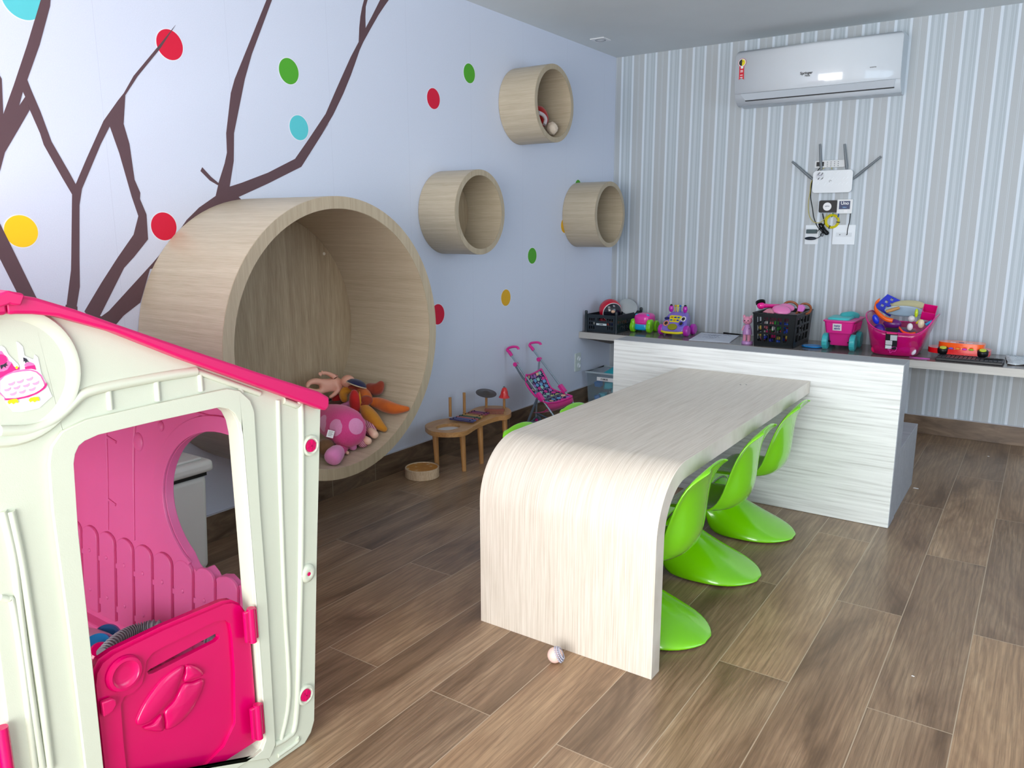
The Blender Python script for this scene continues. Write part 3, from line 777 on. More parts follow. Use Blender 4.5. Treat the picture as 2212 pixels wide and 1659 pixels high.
def cable(pix, y, r, mat, label, nm='cable', grp='cables around the router', n=5):
    pts = smooth_pts([PY(y - 0.001 * (i % 2), *q) for i, q in enumerate(pix)], n)
    lowest = min(pts, key=lambda v: v.z)
    return solo(MB().tube(pts, r, 6), nm, mat, (lowest.x, lowest.y, lowest.z), label, 'cable', grp, smooth=60)
M_CY = plastic('cable_yellow', (226, 214, 30), 0.4); M_CP = plastic('cable_pale_yellow', (198, 188, 110), 0.5)
cable([(1771, 363), (1758, 380), (1753, 400), (1751, 425), (1755, 450), (1758, 470), (1765, 488), (1772, 497), (1778, 503)], -0.008, 0.0028, M_BK, 'thin black cable hanging down left of the router')
cable([(1797, 366), (1795, 359), (1788, 358), (1778, 364), (1762, 378), (1752, 395), (1750, 415), (1746, 440), (1748, 465), (1757, 479), (1770, 481), (1780, 474), (1786, 462)], -0.012, 0.0026, M_CP, 'pale yellow cable looping from the router down to the black box')
cable([(1837, 461), (1835, 478), (1831, 495), (1830, 507)], -0.010, 0.0026, M_BK, 'short black cable from the white box into the right plate')
cable([(1777, 461), (1779, 472), (1781, 482), (1775, 492)], -0.009, 0.004, M_BK, 'short black cable under the black box')
cable([(1768, 485), (1775, 484), (1780, 494), (1789, 503), (1784, 506), (1777, 497), (1770, 488), (1774, 484), (1783, 497), (1787, 503)], -0.018, 0.006, M_BK, 'bundled black cord tied beside the left socket plate', n=4)
cable([(1766, 500), (1771, 494), (1777, 499), (1772, 507), (1777, 510), (1778, 502), (1770, 512), (1762, 515)], -0.022, 0.0022, M_BK, 'tangled thin black lead between the two dark plugs', n=4)
a = PY(-0.014, 1797, 478)
mb = MB()
for i in range(5): mb.tube([(a.x + (0.034 + 0.005 * (i % 3)) * cos(q * pi / 14), -0.006 - 0.004 * (i // 2), a.z + (0.034 + 0.005 * (i % 3)) * sin(q * pi / 14)) for q in range(28)], 0.0032, 6, closed=True)
t = thing('coiled_cable', (a.x, 0, a.z - 0.05), 'bright yellow coiled cable with black ties under the black box', 'cable', 'cables around the router')
mb.build('coil', M_CY, t, smooth=60)
for an in (-0.15, -1.9): MB().box((-0.010, -0.011, -0.003), (0.010, 0.011, 0.003), fr((a.x + 0.039 * cos(an), -0.010, a.z + 0.039 * sin(an)), (-sin(an), 0, cos(an)), (cos(an), 0, sin(an)))).build('tie', M_BK, t)
cable([(1811, 461), (1811, 466), (1808, 473)], -0.010, 0.004, plastic('plug_blue', (30, 90, 160), 0.4), 'blue plug lead leaving the white box')
cable([(1799, 460), (1799, 465), (1796, 469)], -0.010, 0.003, plastic('plug_green', (30, 140, 80), 0.4), 'green plug lead under the black box')
# left wall socket
a = PX(0, 1246.5, 782)
t = thing('wall_socket', (0, a.y, a.z - 0.07), 'white double socket on the mural wall below the shelf end', 'socket')
MB().box((0, a.y - 0.040, a.z - 0.068), (0.009, a.y + 0.040, a.z + 0.068)).build('plate', plastic('plate_grey_white', (206, 218, 216), 0.35), t, bevel=0.003)
for dz in (0.024, -0.026): MB().lathe([(0.019, 0), (0.019, 0.006), (0.014, 0.006), (0.012, 0.001), (0.0, 0.001)], fr((0.009, a.y + 0.008, a.z + dz), (1, 0, 0)), 24).build('outlet', MATS['plate_white'], t, smooth=40)
# ================================================================ playhouse
XH = 1.348
M_HW = plastic('playhouse_cream', (206, 212, 194), 0.42, 0.02, bump=0.15, bscale=500)
M_HP = plastic('playhouse_magenta', (208, 10, 98), 0.40, 0.02, bump=0.12, bscale=500)
M_HD = plastic('playhouse_door_pink', (208, 0, 94), 0.22, 0.01, coat=0.2)
M_HI = plastic('playhouse_side_pink', (234, 112, 172), 0.42, 0.02, bump=0.1, bscale=500, sub=0.15)
YC = -4.85
def HP(px, py, x=XH): return PX(x, px, py)
def mir(p): return Vector((p.x, 2 * YC - p.y, p.z))
house = thing('playhouse', (0.76, YC, 0), 'child-size plastic playhouse with cream front, magenta roof and pink half door', 'playhouse')
# gable outline (right half traced, left half mirrored)
R_ = [HP(*q) for q in [(588, 1657), (640, 1623), (660, 1606), (672, 1585), (679, 1560), (685, 1200), (693, 872), (620, 842), (400, 763), (251, 716), (126.6, 682.5), (72, 675), (20, 672)]]
for p in R_[:2]: p.z = 0.0
R_ = [Vector((XH, p.y, p.z)) for p in R_]
bot = [Vector((XH, YC, 0.0))]
outline = R_ + [mir(p) for p in reversed(R_[:-1])]
# door opening
DO = [HP(*q) for q in [(219, 1659), (187, 1358), (163, 1137), (154, 1001), (157, 980), (165, 962), (178, 951), (207, 938), (330, 909), (468, 879), (488, 882), (503, 893), (513, 912), (519, 940), (532.6, 1104), (548.7, 1311), (570, 1595), (562, 1618), (545, 1632)]]
DO = [Vector((XH, p.y, p.z)) for p in DO]
zb = DO[-1].z; yl = DO[0].y
DO = DO[:-1] + [Vector((XH, DO[-1].y, zb)), Vector((XH, yl - 0.006 + 0.03, zb)), Vector((XH, yl - 0.010, zb + 0.03))]
# window on the far half
LO = [Vector((XH, y, z)) for y, z in [(-4.930, 0.10), (-4.922, 0.60), (-4.945, 0.64), (-5.28, 0.64), (-5.30, 0.61), (-5.30, 0.10)]]
MB().prism(outline, (-0.045, 0, 0), [DO, LO]).build('front_wall', M_HW, house, bevel=0.004, seg=3, smooth=40)
# raised surround of the door opening
SO = [HP(*q) for q in [(186, 1700), (145, 1358), (110, 1104), (102, 1001), (107, 965), (130, 931), (181, 906), (325, 873), (485, 839), (512, 843), (535, 864), (544, 888), (549, 968), (557, 1104), (573, 1311), (590, 1606), (578, 1640)]]
SO = [Vector((XH, p.y, max(p.z, zb - 0.03))) for p in SO]
MB().prism(SO, (0.009, 0, 0), [[Vector((XH, p.y, p.z)) for p in DO]]).build('door_surround', M_HW, house, bevel=0.005, seg=3, smooth=40)
def rib(pix, r, nm='moulded_rib', x=XH, n=4, mat=None, dx=0.0):
    pts = smooth_pts([HP(*q, x) for q in pix], n); pts = [Vector((x + dx, p.y, max(p.z, 0.012))) for p in pts]
    return MB().tube(pts, r, 8).build(nm, mat or M_HW, house, smooth=60)
rib([(0, 931), (67, 928), (110, 911), (140, 888), (167, 861), (187, 848), (231, 836), (330, 817), (423, 802), (560, 850), (690, 902)][:9], 0.010)
rib([(423, 802), (470, 818), (520, 836), (560, 850)], 0.007)
for a, b in (((234, 839), (238, 885)), ((337, 820), (341, 866)), ((431, 806), (434, 845)), ((516, 836), (522, 848))): rib([a, b], 0.006)
rib([(600, 864), (606, 1080), (614, 1300), (624, 1500), (606, 1600)], 0.006)
rib([(612, 866), (640, 876), (650, 890), (650, 1155), (645, 1400), (638, 1560), (620, 1592), (592, 1608)], 0.008)
rib([(5, 1104), (28, 1200), (41, 1305), (64, 1480), (91, 1659)], 0.007)
rib([(22, 1104), (43, 1200), (60, 1305), (88, 1500), (108, 1659)], 0.008)
rib([(0, 1291), (17, 1295), (28, 1308), (50, 1450), (75, 1659)], 0.006)
rib([(600, 1632), (640, 1603), (641, 1594)], 0.006)
# round dished emblem in the gable
cyy, czz, cr = -4.849, 1.052, 0.108
E1 = MB().lathe([(cr + 0.016, -0.001), (cr + 0.010, 0.008), (cr, 0.009), (cr - 0.008, 0.002), (cr - 0.014, -0.001)], fr((XH, cyy, czz), (1, 0, 0)), 56, cap=False).build('emblem_ring', M_HW, house, smooth=50)
# torn owl sticker on the emblem, drawn in flat shapes
def stk(pix, mat, lvl, nm='sticker_piece'):
    pts = [HP(x / 8.294, 720 + y / 8.294, XH + 0.001) for x, y in pix]
    return MB().prism([Vector((XH + 0.0006 + 0.0004 * lvl, p.y, p.z)) for p in pts], (0.0005, 0, 0)).build(nm, mat, E1)
M_SP = plastic('sticker_rose', (246, 120, 185), 0.35); M_SM = plastic('sticker_magenta', (226, 16, 130), 0.35); M_SW = plastic('sticker_white_gloss', (236, 240, 238), 0.3); M_SY = plastic('sticker_sun', (250, 226, 0), 0.35)
M_SK = plastic('sticker_ink', (38, 26, 44), 0.35); M_SL = plastic('sticker_blush', (246, 168, 205), 0.35)
stk([(-60, 900), (-60, 240), (30, 225), (90, 260), (150, 380), (330, 560), (360, 640), (300, 200), (285, 150), (330, 160), (410, 240), (440, 400), (600, 470), (620, 380), (680, 430), (740, 720), (840, 900), (935, 1130), (700, 1340), (400, 1410), (230, 1410), (110, 1260), (60, 1150)], M_SW, 0, 'sticker')
stk([(-60, 300), (30, 320), (70, 380), (130, 430), (160, 500), (210, 520), (150, 640), (0, 700), (-60, 700)], M_SP, 1)
stk([(-60, 380), (30, 375), (100, 410), (128, 480), (100, 530), (0, 565), (-60, 575)], M_SM, 2)
stk([(0, 570), (60, 555), (120, 515), (105, 550), (135, 578), (95, 580), (100, 618), (55, 590), (20, 645), (0, 600)], M_SK, 3)
stk([(-60, 700), (60, 680), (130, 650), (205, 530), (240, 590), (300, 640), (340, 600), (350, 650), (250, 670), (130, 720), (0, 800), (-60, 840)], M_SM, 2)
stk([(440, 600), (500, 588), (620, 570), (645, 655), (560, 635), (450, 640)], M_SM, 2)
stk([(435, 560), (470, 525), (540, 515), (600, 540), (620, 570), (520, 590), (440, 590)], M_SP, 1)
stk([(410, 430), (470, 455), (495, 495), (525, 520), (475, 505), (450, 535), (440, 490), (420, 510)], M_SK, 3)
stk([(280, 590), (300, 585), (322, 610), (295, 645), (270, 625)], M_SY, 3)
stk([(-40, 830), (60, 740), (200, 690), (360, 655), (450, 640), (560, 650), (660, 680), (745, 750), (790, 840), (835, 915), (800, 990), (660, 1090), (500, 1150), (330, 1185), (180, 1200), (80, 1200), (70, 1150), (-40, 1050)], M_SP, 1)
stk([(0, 850), (80, 770), (220, 710), (400, 680), (540, 670), (640, 700), (720, 770), (770, 870), (790, 930), (740, 1000), (600, 1075), (420, 1130), (260, 1160), (100, 1165), (0, 1050)], M_SW, 3)
stk([(90, 1190), (300, 1180), (520, 1135), (700, 1055), (800, 985), (838, 920), (822, 880), (790, 950), (650, 1060), (470, 1130), (280, 1165), (85, 1165)], M_SM, 4)
for ax, ay in ((135, 900), (290, 860), (460, 815), (65, 1005), (230, 970), (400, 930), (570, 890), (165, 1080), (330, 1045), (505, 1000)):
    stk([(ax, ay), (ax + 60, ay - 10), (ax + 118, ay - 45), (ax + 112, ay), (ax + 80, ay + 30), (ax + 30, ay + 35), (ax + 5, ay + 20)], M_SL, 5)
for ax, ay in ((125, 1200), (505, 1165)):
    stk([(ax, ay + 30), (ax + 30, ay - 10), (ax + 100, ay - 25), (ax + 170, ay - 30), (ax + 195, ay + 20), (ax + 190, ay + 50), (ax + 150, ay + 30), (ax + 110, ay + 70), (ax + 70, ay + 40), (ax + 30, ay + 70)], M_SY, 5)
# fixing bosses with pink star plugs down the corner
for i, (bx, by) in enumerate(((668, 962), (662, 1238), (657, 1500))):
    c = HP(bx, by)
    b = MB().lathe([(0.027, 0.0), (0.025, 0.007), (0.020, 0.009), (0.016, 0.005), (0.0 if i == 1 else 0.015, 0.005)] if i != 1 else [(0.025, 0.0), (0.022, 0.007), (0.012, 0.011), (0.006, 0.010), (0.0, 0.006)], fr((XH, c.y, c.z), (1, 0, 0)), 32).build('boss', M_HW, house, smooth=50)
    mb = MB()
    if i != 1:
        mb.lathe([(0.0165, 0.0), (0.015, 0.004), (0.003, 0.005), (0.0, 0.004)], fr((XH + 0.004, c.y, c.z), (1, 0, 0)), 28)
        mb.build('star_plug', M_HD, b, smooth=40)
        mb = MB()
        for q in range(3):
            F = fr((XH + 0.008, c.y, c.z), (1, 0, 0)) @ rot('Z', q * pi / 3 + 0.3)
            mb.box((-0.0145, -0.0009, -0.001), (0.0145, 0.0009, 0.002), F)
        mb.build('plug_rib', M_HD, b)
    else:
        mb.lathe([(0.0055, 0.0), (0.005, 0.003), (0.0, 0.0032)], fr((XH + 0.007, c.y, c.z), (1, 0, 0)), 16).build('star_plug', M_HD, b, smooth=40)
# roof: right slope swept along x, its lower edge on the wall's top edge
def roof_line(pix, x): return [Vector((x, p.y, p.z)) for p in (HP(*q, XH + 0.035) for q in pix)]
top = [(712, 858), (690, 846), (560, 805), (400, 751), (251, 699.7), (163, 668), (108.5, 651.8), (78, 642.7), (43, 637), (0, 636)]
under = [(0, 682), (36, 679), (72, 679), (126.6, 684), (251, 718), (400, 777), (560, 835), (690, 882), (705, 888), (712, 880)]
x_f, x_b = XH + 0.035, 0.14
rt = roof_line(top, x_f); ru = roof_line(under, x_f)
rt[-1].y = YC; ru[0].y = YC
MB().prism(rt + ru, (x_b - x_f, 0, 0)).build('roof_slope', M_HP, house, bevel=0.006, seg=3, smooth=40)
MB().prism([mir(p) for p in rt + ru], (x_b - x_f, 0, 0)).build('roof_slope', M_HP, house, bevel=0.006, seg=3, smooth=40)
cp = roof_line([(0, 627), (20, 629), (43, 633), (47, 640), (39, 660), (20, 658), (0, 657)], x_f + 0.012)
cp[0].y = cp[-1].y = YC
cp = cp + [mir(p) for p in reversed(cp[1:-1])]
MB().prism(cp, (x_b - x_f - 0.024, 0, 0)).build('ridge_cap', M_HP, house, bevel=0.004, smooth=40)
# pink side wall with round window, moulded stones and picket fence
YS = -4.20; XB = 0.165
wc, wz, rx, rz = 1.01, 0.545, 0.275, 0.213
win = [Vector((wc + rx * cos(a), YS, wz + rz * sin(a))) for a in [i * pi / 28 for i in range(56)] if sin(a) > -0.86]
# window foot follows the rounded picket tops
st_, en = None, None
lower = [(0.865, 0.348), (0.885, 0.338), (0.905, 0.348), (0.93, 0.362), (0.955, 0.348), (0.965, 0.336), (0.985, 0.350), (1.02, 0.358), (1.045, 0.348), (1.055, 0.338), (1.08, 0.352), (1.115, 0.356), (1.14, 0.344), (1.15, 0.34)]
win = [p for p in win if p.z > 0.372] 
win.sort(key=lambda p: math.atan2(p.z - wz, p.x - wc) if math.atan2(p.z - wz, p.x - wc) > -pi / 2 else math.atan2(p.z - wz, p.x - wc) + 2 * pi)
win = win + [Vector((x, YS, z)) for x, z in lower]
ol = [Vector((x, YS, z)) for x, z in [(XB, 0.02), (XH - 0.046, 0.02), (XH - 0.046, 0.862), (XB, 0.862)]]
sw = MB().prism(ol, (0, 0.028, 0), [win]).build('side_wall', M_HI, house, bevel=0.003, smooth=40)
tag(sw, 'pink side wall with a round window')
fd = (0, -0.008, 0)
ring = [Vector((wc + (rx + 0.048) * cos(a), YS, wz + (rz + 0.045) * sin(a))) for a in [i * pi / 28 for i in range(-9, 38)]]
rin = [Vector((wc + (rx + 0.001) * cos(a), YS, wz + (rz + 0.001) * sin(a))) for a in [i * pi / 28 for i in range(-9, 38)]]
MB().prism(ring + rin[::-1], fd).build('window_ring', M_HI, sw, bevel=0.003, smooth=40)
for i in range(-1, 11):
    x0_ = 0.162 + 0.1025 * i
    if x0_ < XB - 0.01 or x0_ > 1.22: continue
    a_, b_ = x0_ + 0.012, x0_ + 0.098; ztop = 0.320 + 0.002 * i
    pts = [(a_, 0.07), (b_, 0.07), (b_, ztop)] + [((a_ + b_) / 2 + 0.043 * cos(q * pi / 8), ztop + 0.030 * sin(q * pi / 8)) for q in range(1, 8)] + [(a_, ztop)]
    pk = MB().prism([Vector((x, YS, z)) for x, z in pts], (0, -0.010, 0)).build('picket', M_HI, sw, bevel=0.003, smooth=40)
    for zz in (0.14, 0.272): MB().ell(((a_ + b_) / 2, YS - 0.010, zz), (0.007, 0.004, 0.007), None, 12, 8).build('nail_head', M_HI, pk, smooth=60)
for z0_, z1_ in ((0.10, 0.12), (0.245, 0.262)):
    MB().box((XB, YS - 0.004, z0_), (XH - 0.05, YS, z1_)).build('fence_rail', M_HI, sw, bevel=0.002)
for pts in ([(0.66, 0.80), (0.60, 0.77), (0.575, 0.62), (0.57, 0.36)], [(0.42, 0.36), (0.425, 0.55), (0.42, 0.80)], [(0.56, 0.72), (0.70, 0.80), (0.95, 0.795), (1.25, 0.80)], [(0.425, 0.66), (0.48, 0.65)], [(0.425, 0.46), (0.47, 0.45)]):
    MB().tube([Vector((x, YS - 0.001, z)) for x, z in smooth_pts([(a, b, 0) for a, b in pts], 4) for x, z in [(x, z)]] if False else [Vector((p.x, YS - 0.001, p.y)) for p in smooth_pts([(a, b, 0) for a, b in pts], 4)], 0.0045, 6).build('stone_seam', M_HI, sw, smooth=60)
for x, z, r in ((0.60, 0.67, 0.026), (0.72, 0.735, 0.014), (0.33, 0.70, 0.022)):
    MB().ell((x, YS, z), (r, 0.008, r * 1.1), None, 20, 12).build('round_stone', M_HI, sw, smooth=60)
def shear(o):
    for v_ in o.data.vertices: v_.co.y -= (0.862 - v_.co.z - ROOTS[house.name].z) * 0.085
    for ch_ in o.children: shear(ch_)
shear(sw)      # the wall leans in towards the floor like the front's edge
# back wall and near side wall, bottom curb
bw = [Vector((XB, y, z)) for y, z in ((YS, 0.02), (-5.5, 0.02), (-5.5, 0.86), (YC - 0.02, 1.14), (YC + 0.02, 1.14), (YS, 0.86))]
MB().prism(bw, (-0.028, 0, 0), [[Vector((XB, y, z)) for y, z in ((-4.6, 0.42), (-5.1, 0.42), (-5.1, 0.78), (-4.6, 0.78))]]).build('back_wall', M_HI, house, bevel=0.003)
MB().prism([Vector((x, -5.5, z)) for x, z in ((XB, 0.02), (XH - 0.046, 0.02), (XH - 0.046, 0.86), (XB, 0.86))], (0, -0.028, 0), [[Vector((x, -5.5, z)) for x, z in ((0.35, 0.35), (1.15, 0.35), (1.15, 0.72), (0.35, 0.72))]]).build('side_wall', M_HI, house, bevel=0.003)
MB().box((XB, YS - 0.105, 0.0), (XH - 0.046, YS - 0.046, 0.045)).build('base_curb', M_HI, house, bevel=0.006)
a = PY(-4.21, 182, 1266)
MB().ell((a.x, a.y - 0.012, a.z), (0.022, 0.02, 0.022), None, 18, 12).build('corner_plug', M_HD, house, smooth=60)
# half door, hinged on the right jamb
XD = XH - 0.018
DP = [HP(*q, XD) for q in [(556, 1607), (548, 1490), (536, 1340), (529, 1320), (515, 1302), (497, 1295), (478, 1298), (350, 1352), (240, 1405), (212, 1424), (199, 1450), (196, 1475), (205, 1560), (214, 1640), (220, 1700), (226, 1765)]]
DP = clipz([Vector((XD, p.y, p.z)) for p in DP] + [Vector((XD, DP[-1].y, 0.0)), Vector((XD, DP[0].y, 0.0))], 0.083)
slot = [HP(*q, XD) for q in [(318, 1451), (325, 1445), (465, 1369), (473, 1371), (474, 1378), (466, 1386), (330, 1455), (321, 1457)]]
door = MB().prism(DP, (-0.014, 0, 0), [[Vector((XD, p.y, p.z)) for p in slot]]).build('half_door', M_HD, house, bevel=0.005, seg=3, smooth=40)
def dpiece(pix, t, nm, bev=0.003, hole=None, x=XD, mat=None, sm=40):
    o = MB().prism(clipz([Vector((x, p.y, p.z)) for p in (HP(*q, XD) for q in pix)], 0.086), (t, 0, 0), [clipz([Vector((x, p.y, p.z)) for p in (HP(*q, XD) for q in hole)], 0.098)] if hole else None)
    return o.build(nm, mat or M_HD, door, bevel=bev, seg=3, smooth=sm)
# raised rim that dips round the knob and the slot pocket
dpiece([(552, 1604), (545, 1490), (533, 1342), (526, 1324), (514, 1307), (497, 1301), (480, 1304), (352, 1358), (244, 1410), (218, 1430), (206, 1452), (203, 1478), (212, 1560), (222, 1650), (236, 1790), (570, 1690)], 0.008, 'door_rim', 0.004,
       hole=[(504, 1560), (503, 1450), (497, 1370), (492, 1345), (482, 1338), (462, 1340), (350, 1394), (325, 1408), (312, 1425), (308, 1450), (302, 1475), (285, 1492), (264, 1502), (256, 1520), (262, 1600), (272, 1690), (300, 1722), (330, 1724), (410, 1680), (480, 1610)])
kn = HP(262, 1451, XD)
MB().lathe([(0.037, 0.010), (0.034, 0.017), (0.028, 0.018), (0.022, 0.012), (0.010, 0.013), (0.0, 0.012)], fr((XD, kn.y, kn.z), (1, 0, 0)), 36).build('round_boss', M_HD, door, smooth=50)
def leaf_half(pix, nm):
    # cushion-shaped piece: rings shrinking towards the middle while rising
    P0 = [HP(*q, XD) for q in pix]; P0 = smooth_pts([(XD, p.y, p.z) for p in P0], 3, closed=True)
    c = sum(P0, Vector()) / len(P0); rows = []
    for f, h in ((1.0, 0.0), (0.97, 0.005), (0.90, 0.007), (0.6, 0.009), (0.3, 0.010), (0.02, 0.0103)):
        rows.append([Vector((XD + h, c.y + (p.y - c.y) * f, c.z + (p.z - c.z) * f)) for p in P0])
    return MB().grid(rows, closed_u=True).build(nm, M_HD, door, smooth=60)
leaf_half([(394, 1436), (372, 1447), (345, 1470), (315, 1510), (296, 1547), (293, 1562), (302, 1566), (325, 1555), (350, 1530), (372, 1505), (385, 1475), (395, 1448)], 'leaf_relief')
leaf_half([(401, 1436), (420, 1437), (436, 1450), (434, 1459), (415, 1466), (395, 1471), (398, 1455)], 'leaf_relief')
leaf_half([(394, 1477), (415, 1472), (438, 1466), (432, 1495), (410, 1535), (385, 1562), (358, 1576), (356, 1560), (354, 1536), (375, 1512)], 'leaf_relief')
leaf_half([(306, 1571), (328, 1560), (346, 1542), (348, 1560), (350, 1577), (328, 1578)], 'leaf_relief')
dpiece([(208, 1510), (230, 1501), (238, 1504), (239, 1518), (232, 1530), (212, 1542)], 0.012, 'latch_tab', 0.003, x=XD + 0.010)
for y0_, y1_ in (((536, 1316), (552, 1384)), ((551, 1524), (565, 1592))):
    p, q = HP(*y0_, XH + 0.012), HP(*y1_, XH + 0.012)
    yy = (p.y + q.y) / 2
    h = MB().tube([(XH + 0.012, yy, q.z), (XH + 0.012, yy, p.z)], 0.009, 14).build('hinge', M_HD, door, smooth=40)
    MB().box((XH + 0.004, yy - 0.018, q.z + 0.004), (XH + 0.014, yy + 0.016, p.z - 0.004)).build('hinge_leaf', M_HD, h, bevel=0.003)
# the far serving window keeps a pink flap just inside the frame edge
MB().box((XH - 0.02, -5.20, 0.10), (XH + 0.012, -4.936, 0.40)).build('window_flap', M_HD, house, bevel=0.006, seg=3)
MB().tube([(XH + 0.012, -4.937, 0.27), (XH + 0.012, -4.937, 0.44)], 0.010, 12).build('flap_hinge', M_HD, house, smooth=40)

# -- toy behind the half door
M_PWHT = plastic('toy_white_plastic', (222, 206, 214), 0.35); M_BLU = plastic('toy_blue', (20, 120, 180), 0.4)
t = thing('toy_vacuum_cleaner', (0.86, -4.55, 0), 'white toy with blue discs and a grey ribbed hose behind the half door', 'toy')
MB().ell((0.80, -4.57, 0.150), (0.17, 0.14, 0.115), None, 28, 18).build('body', M_PWHT, t, smooth=60)
for c, r, n in ((PX(0.78, 231, 1376), 0.034, (0.7, -0.5, 0.35)), (PX(0.90, 212, 1398), 0.034, (0.35, -0.2, 0.9)), (Vector((0.98, -4.52, 0.06)), 0.055, (1, -0.2, 0.1))):
    F = fr(c, n); MB().lathe([(r, -0.012), (r, 0.012), (r * 0.8, 0.020), (r * 0.45, 0.016), (0, 0.018)], F, 32).build('blue_disc', M_BLU, t, smooth=40)
a = HP(215, 1412, 1.0)
MB().lathe([(0.024, -0.01), (0.024, 0.008), (0.018, 0.013), (0.0, 0.013)], fr(PX(0.94, 216, 1409), (0.5, -0.3, 0.8)), 24).build('pink_button', M_HD, t, smooth=40)
hp = smooth_pts([PX(1.00, 222, 1412), PX(0.98, 237, 1395), PX(0.96, 256, 1379), PX(0.95, 275, 1368), PX(0.95, 295, 1360), PX(0.96, 315, 1355), PX(0.98, 340, 1352), PX(1.02, 400, 1362), PX(1.08, 450, 1378), PX(1.12, 470, 1400), PX(1.1, 470, 1480)], 14)
rs = [0.0135 + 0.0024 * (1 if (i % 4) < 2 else -1) for i in range(len(hp))]
MB().tube(hp, rs, 14).build('ribbed_hose', plastic('hose_grey', (132, 134, 142), 0.45), t, smooth=20)
for w in ((0.76, -4.46, 0.045), (0.76, -4.66, 0.045), (0.95, -4.66, 0.045)):
    MB().lathe([(0.0, -0.015), (0.045, -0.015), (0.045, 0.015), (0.0, 0.015)], fr(w, (0, 1, 0)), 24).build('wheel', M_BLU, t, smooth=40)

# -- pale bin behind the playhouse
M_BIN = plastic('bin_grey_white', (196, 198, 190), 0.45, 0.02)
bx0, by0, bx1, by1 = 0.10, -4.150, 0.42, -3.862
t = thing('storage_bin', (0.26, -3.98, 0), 'pale grey plastic bin with a lid seen through the playhouse window', 'bin')
def frus(mb, a, b, z0, z1, ins):
    """tapered box, wider at the top by ins"""
    x0, y0, x1, y1 = a[0], a[1], b[0], b[1]
    vs = [(x0 + ins, y0 + ins, z0), (x1 - ins, y0 + ins, z0), (x1 - ins, y1 - ins, z0), (x0 + ins, y1 - ins, z0), (x0, y0, z1), (x1, y0, z1), (x1, y1, z1), (x0, y1, z1)]
    return mb.add(vs, [(0, 3, 2, 1), (4, 5, 6, 7), (0, 1, 5, 4), (1, 2, 6, 5), (2, 3, 7, 6), (3, 0, 4, 7)])
frus(MB(), (bx0 + 0.01, by0 + 0.01), (bx1 - 0.01, by1 - 0.01), 0.09, 0.440, 0.012).build('body', M_BIN, t, bevel=0.02, seg=4, smooth=50)
MB().box((bx0 + 0.012, by0 + 0.012, 0.438), (bx1 - 0.012, by1 - 0.012, 0.453)).build('shadow_gap', M_BK, t)
MB().box((bx0 - 0.008, by0 - 0.008, 0.452), (bx1 + 0.008, by1 + 0.008, 0.496)).build('lid', M_BIN, t, bevel=0.016, seg=4, smooth=50)
MB().box((bx0 + 0.02, by0 + 0.02, 0.494), (bx1 - 0.02, by1 - 0.02, 0.505)).build('lid_panel', M_BIN, t, bevel=0.008, seg=3, smooth=50)
for x in (bx0 + 0.04, bx1 - 0.06):
    for y in (by0 + 0.04, by1 - 0.06): MB().box((x, y, 0), (x + 0.028, y + 0.028, 0.10)).build('foot', M_BIN, t, bevel=0.004)
# ================================================================ floor toys by the mural wall
M_PINE = wood('pine_toy', (196, 150, 96), (158, 106, 58), axis=1, fine=90, rough=0.4, stretch=0.12)
M_PINEV = wood('pine_upright', (192, 144, 90), (160, 112, 64), axis=2, fine=90, rough=0.4, stretch=0.12)
# small drum on the floor
solo_c = PZ(0.0, 905, 1024)
dc = Vector((0.165, -2.450, 0))
t = thing('wooden_toy_drum', dc, 'small round pale wooden drum with worn amber top on the floor', 'drum')
MB().lathe([(0.088, 0.0), (0.090, 0.002), (0.090, 0.050), (0.088, 0.052), (0.084, 0.052), (0.082, 0.047)], Matrix.Translation(dc), 48).build('wooden_ring', wood('drum_wood', (222, 200, 170), (190, 162, 128), axis=2, fine=160, rough=0.5, stretch=0.3), t, smooth=40)
k = N('drum_skin'); nz = k.noise(k.pos(obj=True), 28, 4)
k.col(k.ramp(nz, [(0.42, rgb((196, 128, 40))), (0.60, rgb((206, 142, 56))), (0.66, rgb((214, 190, 150)))]).outputs[0]); k.rough(0.45)
MB().lathe([(0.0, 0.048), (0.083, 0.048), (0.083, 0.0475), (0.0, 0.046)], Matrix.Translation(dc), 48).build('amber_top', k.m, t)

# music table
zt = 0.245
t = thing('music_table', (0.24, -2.09, 0), 'low wooden music table on four legs with posts, bars, cymbal and red bell', 'music table')
oc = [PZ(zt, 840 + a / 4.608, 720 + b / 4.608) for a, b in [(365, 935), (375, 900), (480, 862), (620, 840), (750, 805), (850, 745), (960, 720), (1120, 722), (1200, 750), (1218, 785), (1180, 815), (1080, 830), (960, 868), (860, 915), (780, 965), (700, 985), (560, 990), (430, 975)]]
oc = [Vector((max(p.x, 0.03), p.y, zt)) for p in oc]
ocs = [Vector((max(p.x, 0.03), p.y, zt)) for p in smooth_pts(oc, 4, closed=True)]
dr = PZ(zt, 840 + 590 / 4.608, 720 + 930 / 4.608)
hol = [Vector((dr.x + 0.060 * cos(a), dr.y + 0.072 * sin(a), zt)) for a in [i * pi / 18 for i in range(36)]]
top_ = MB().prism(ocs, (0, 0, -0.026), [hol]).build('tabletop', M_PINE, t, bevel=0.004, seg=3, smooth=40)
MB().lathe([(0.0, 0), (0.0605, 0), (0.0605, 0.003), (0.0, 0.003)], Matrix.Translation((dr.x, dr.y, zt - 0.02)) @ Matrix.Diagonal((1, 1.2, 1, 1)), 36).build('drum_skin', plastic('skin_white', (210, 212, 216), 0.3), t)
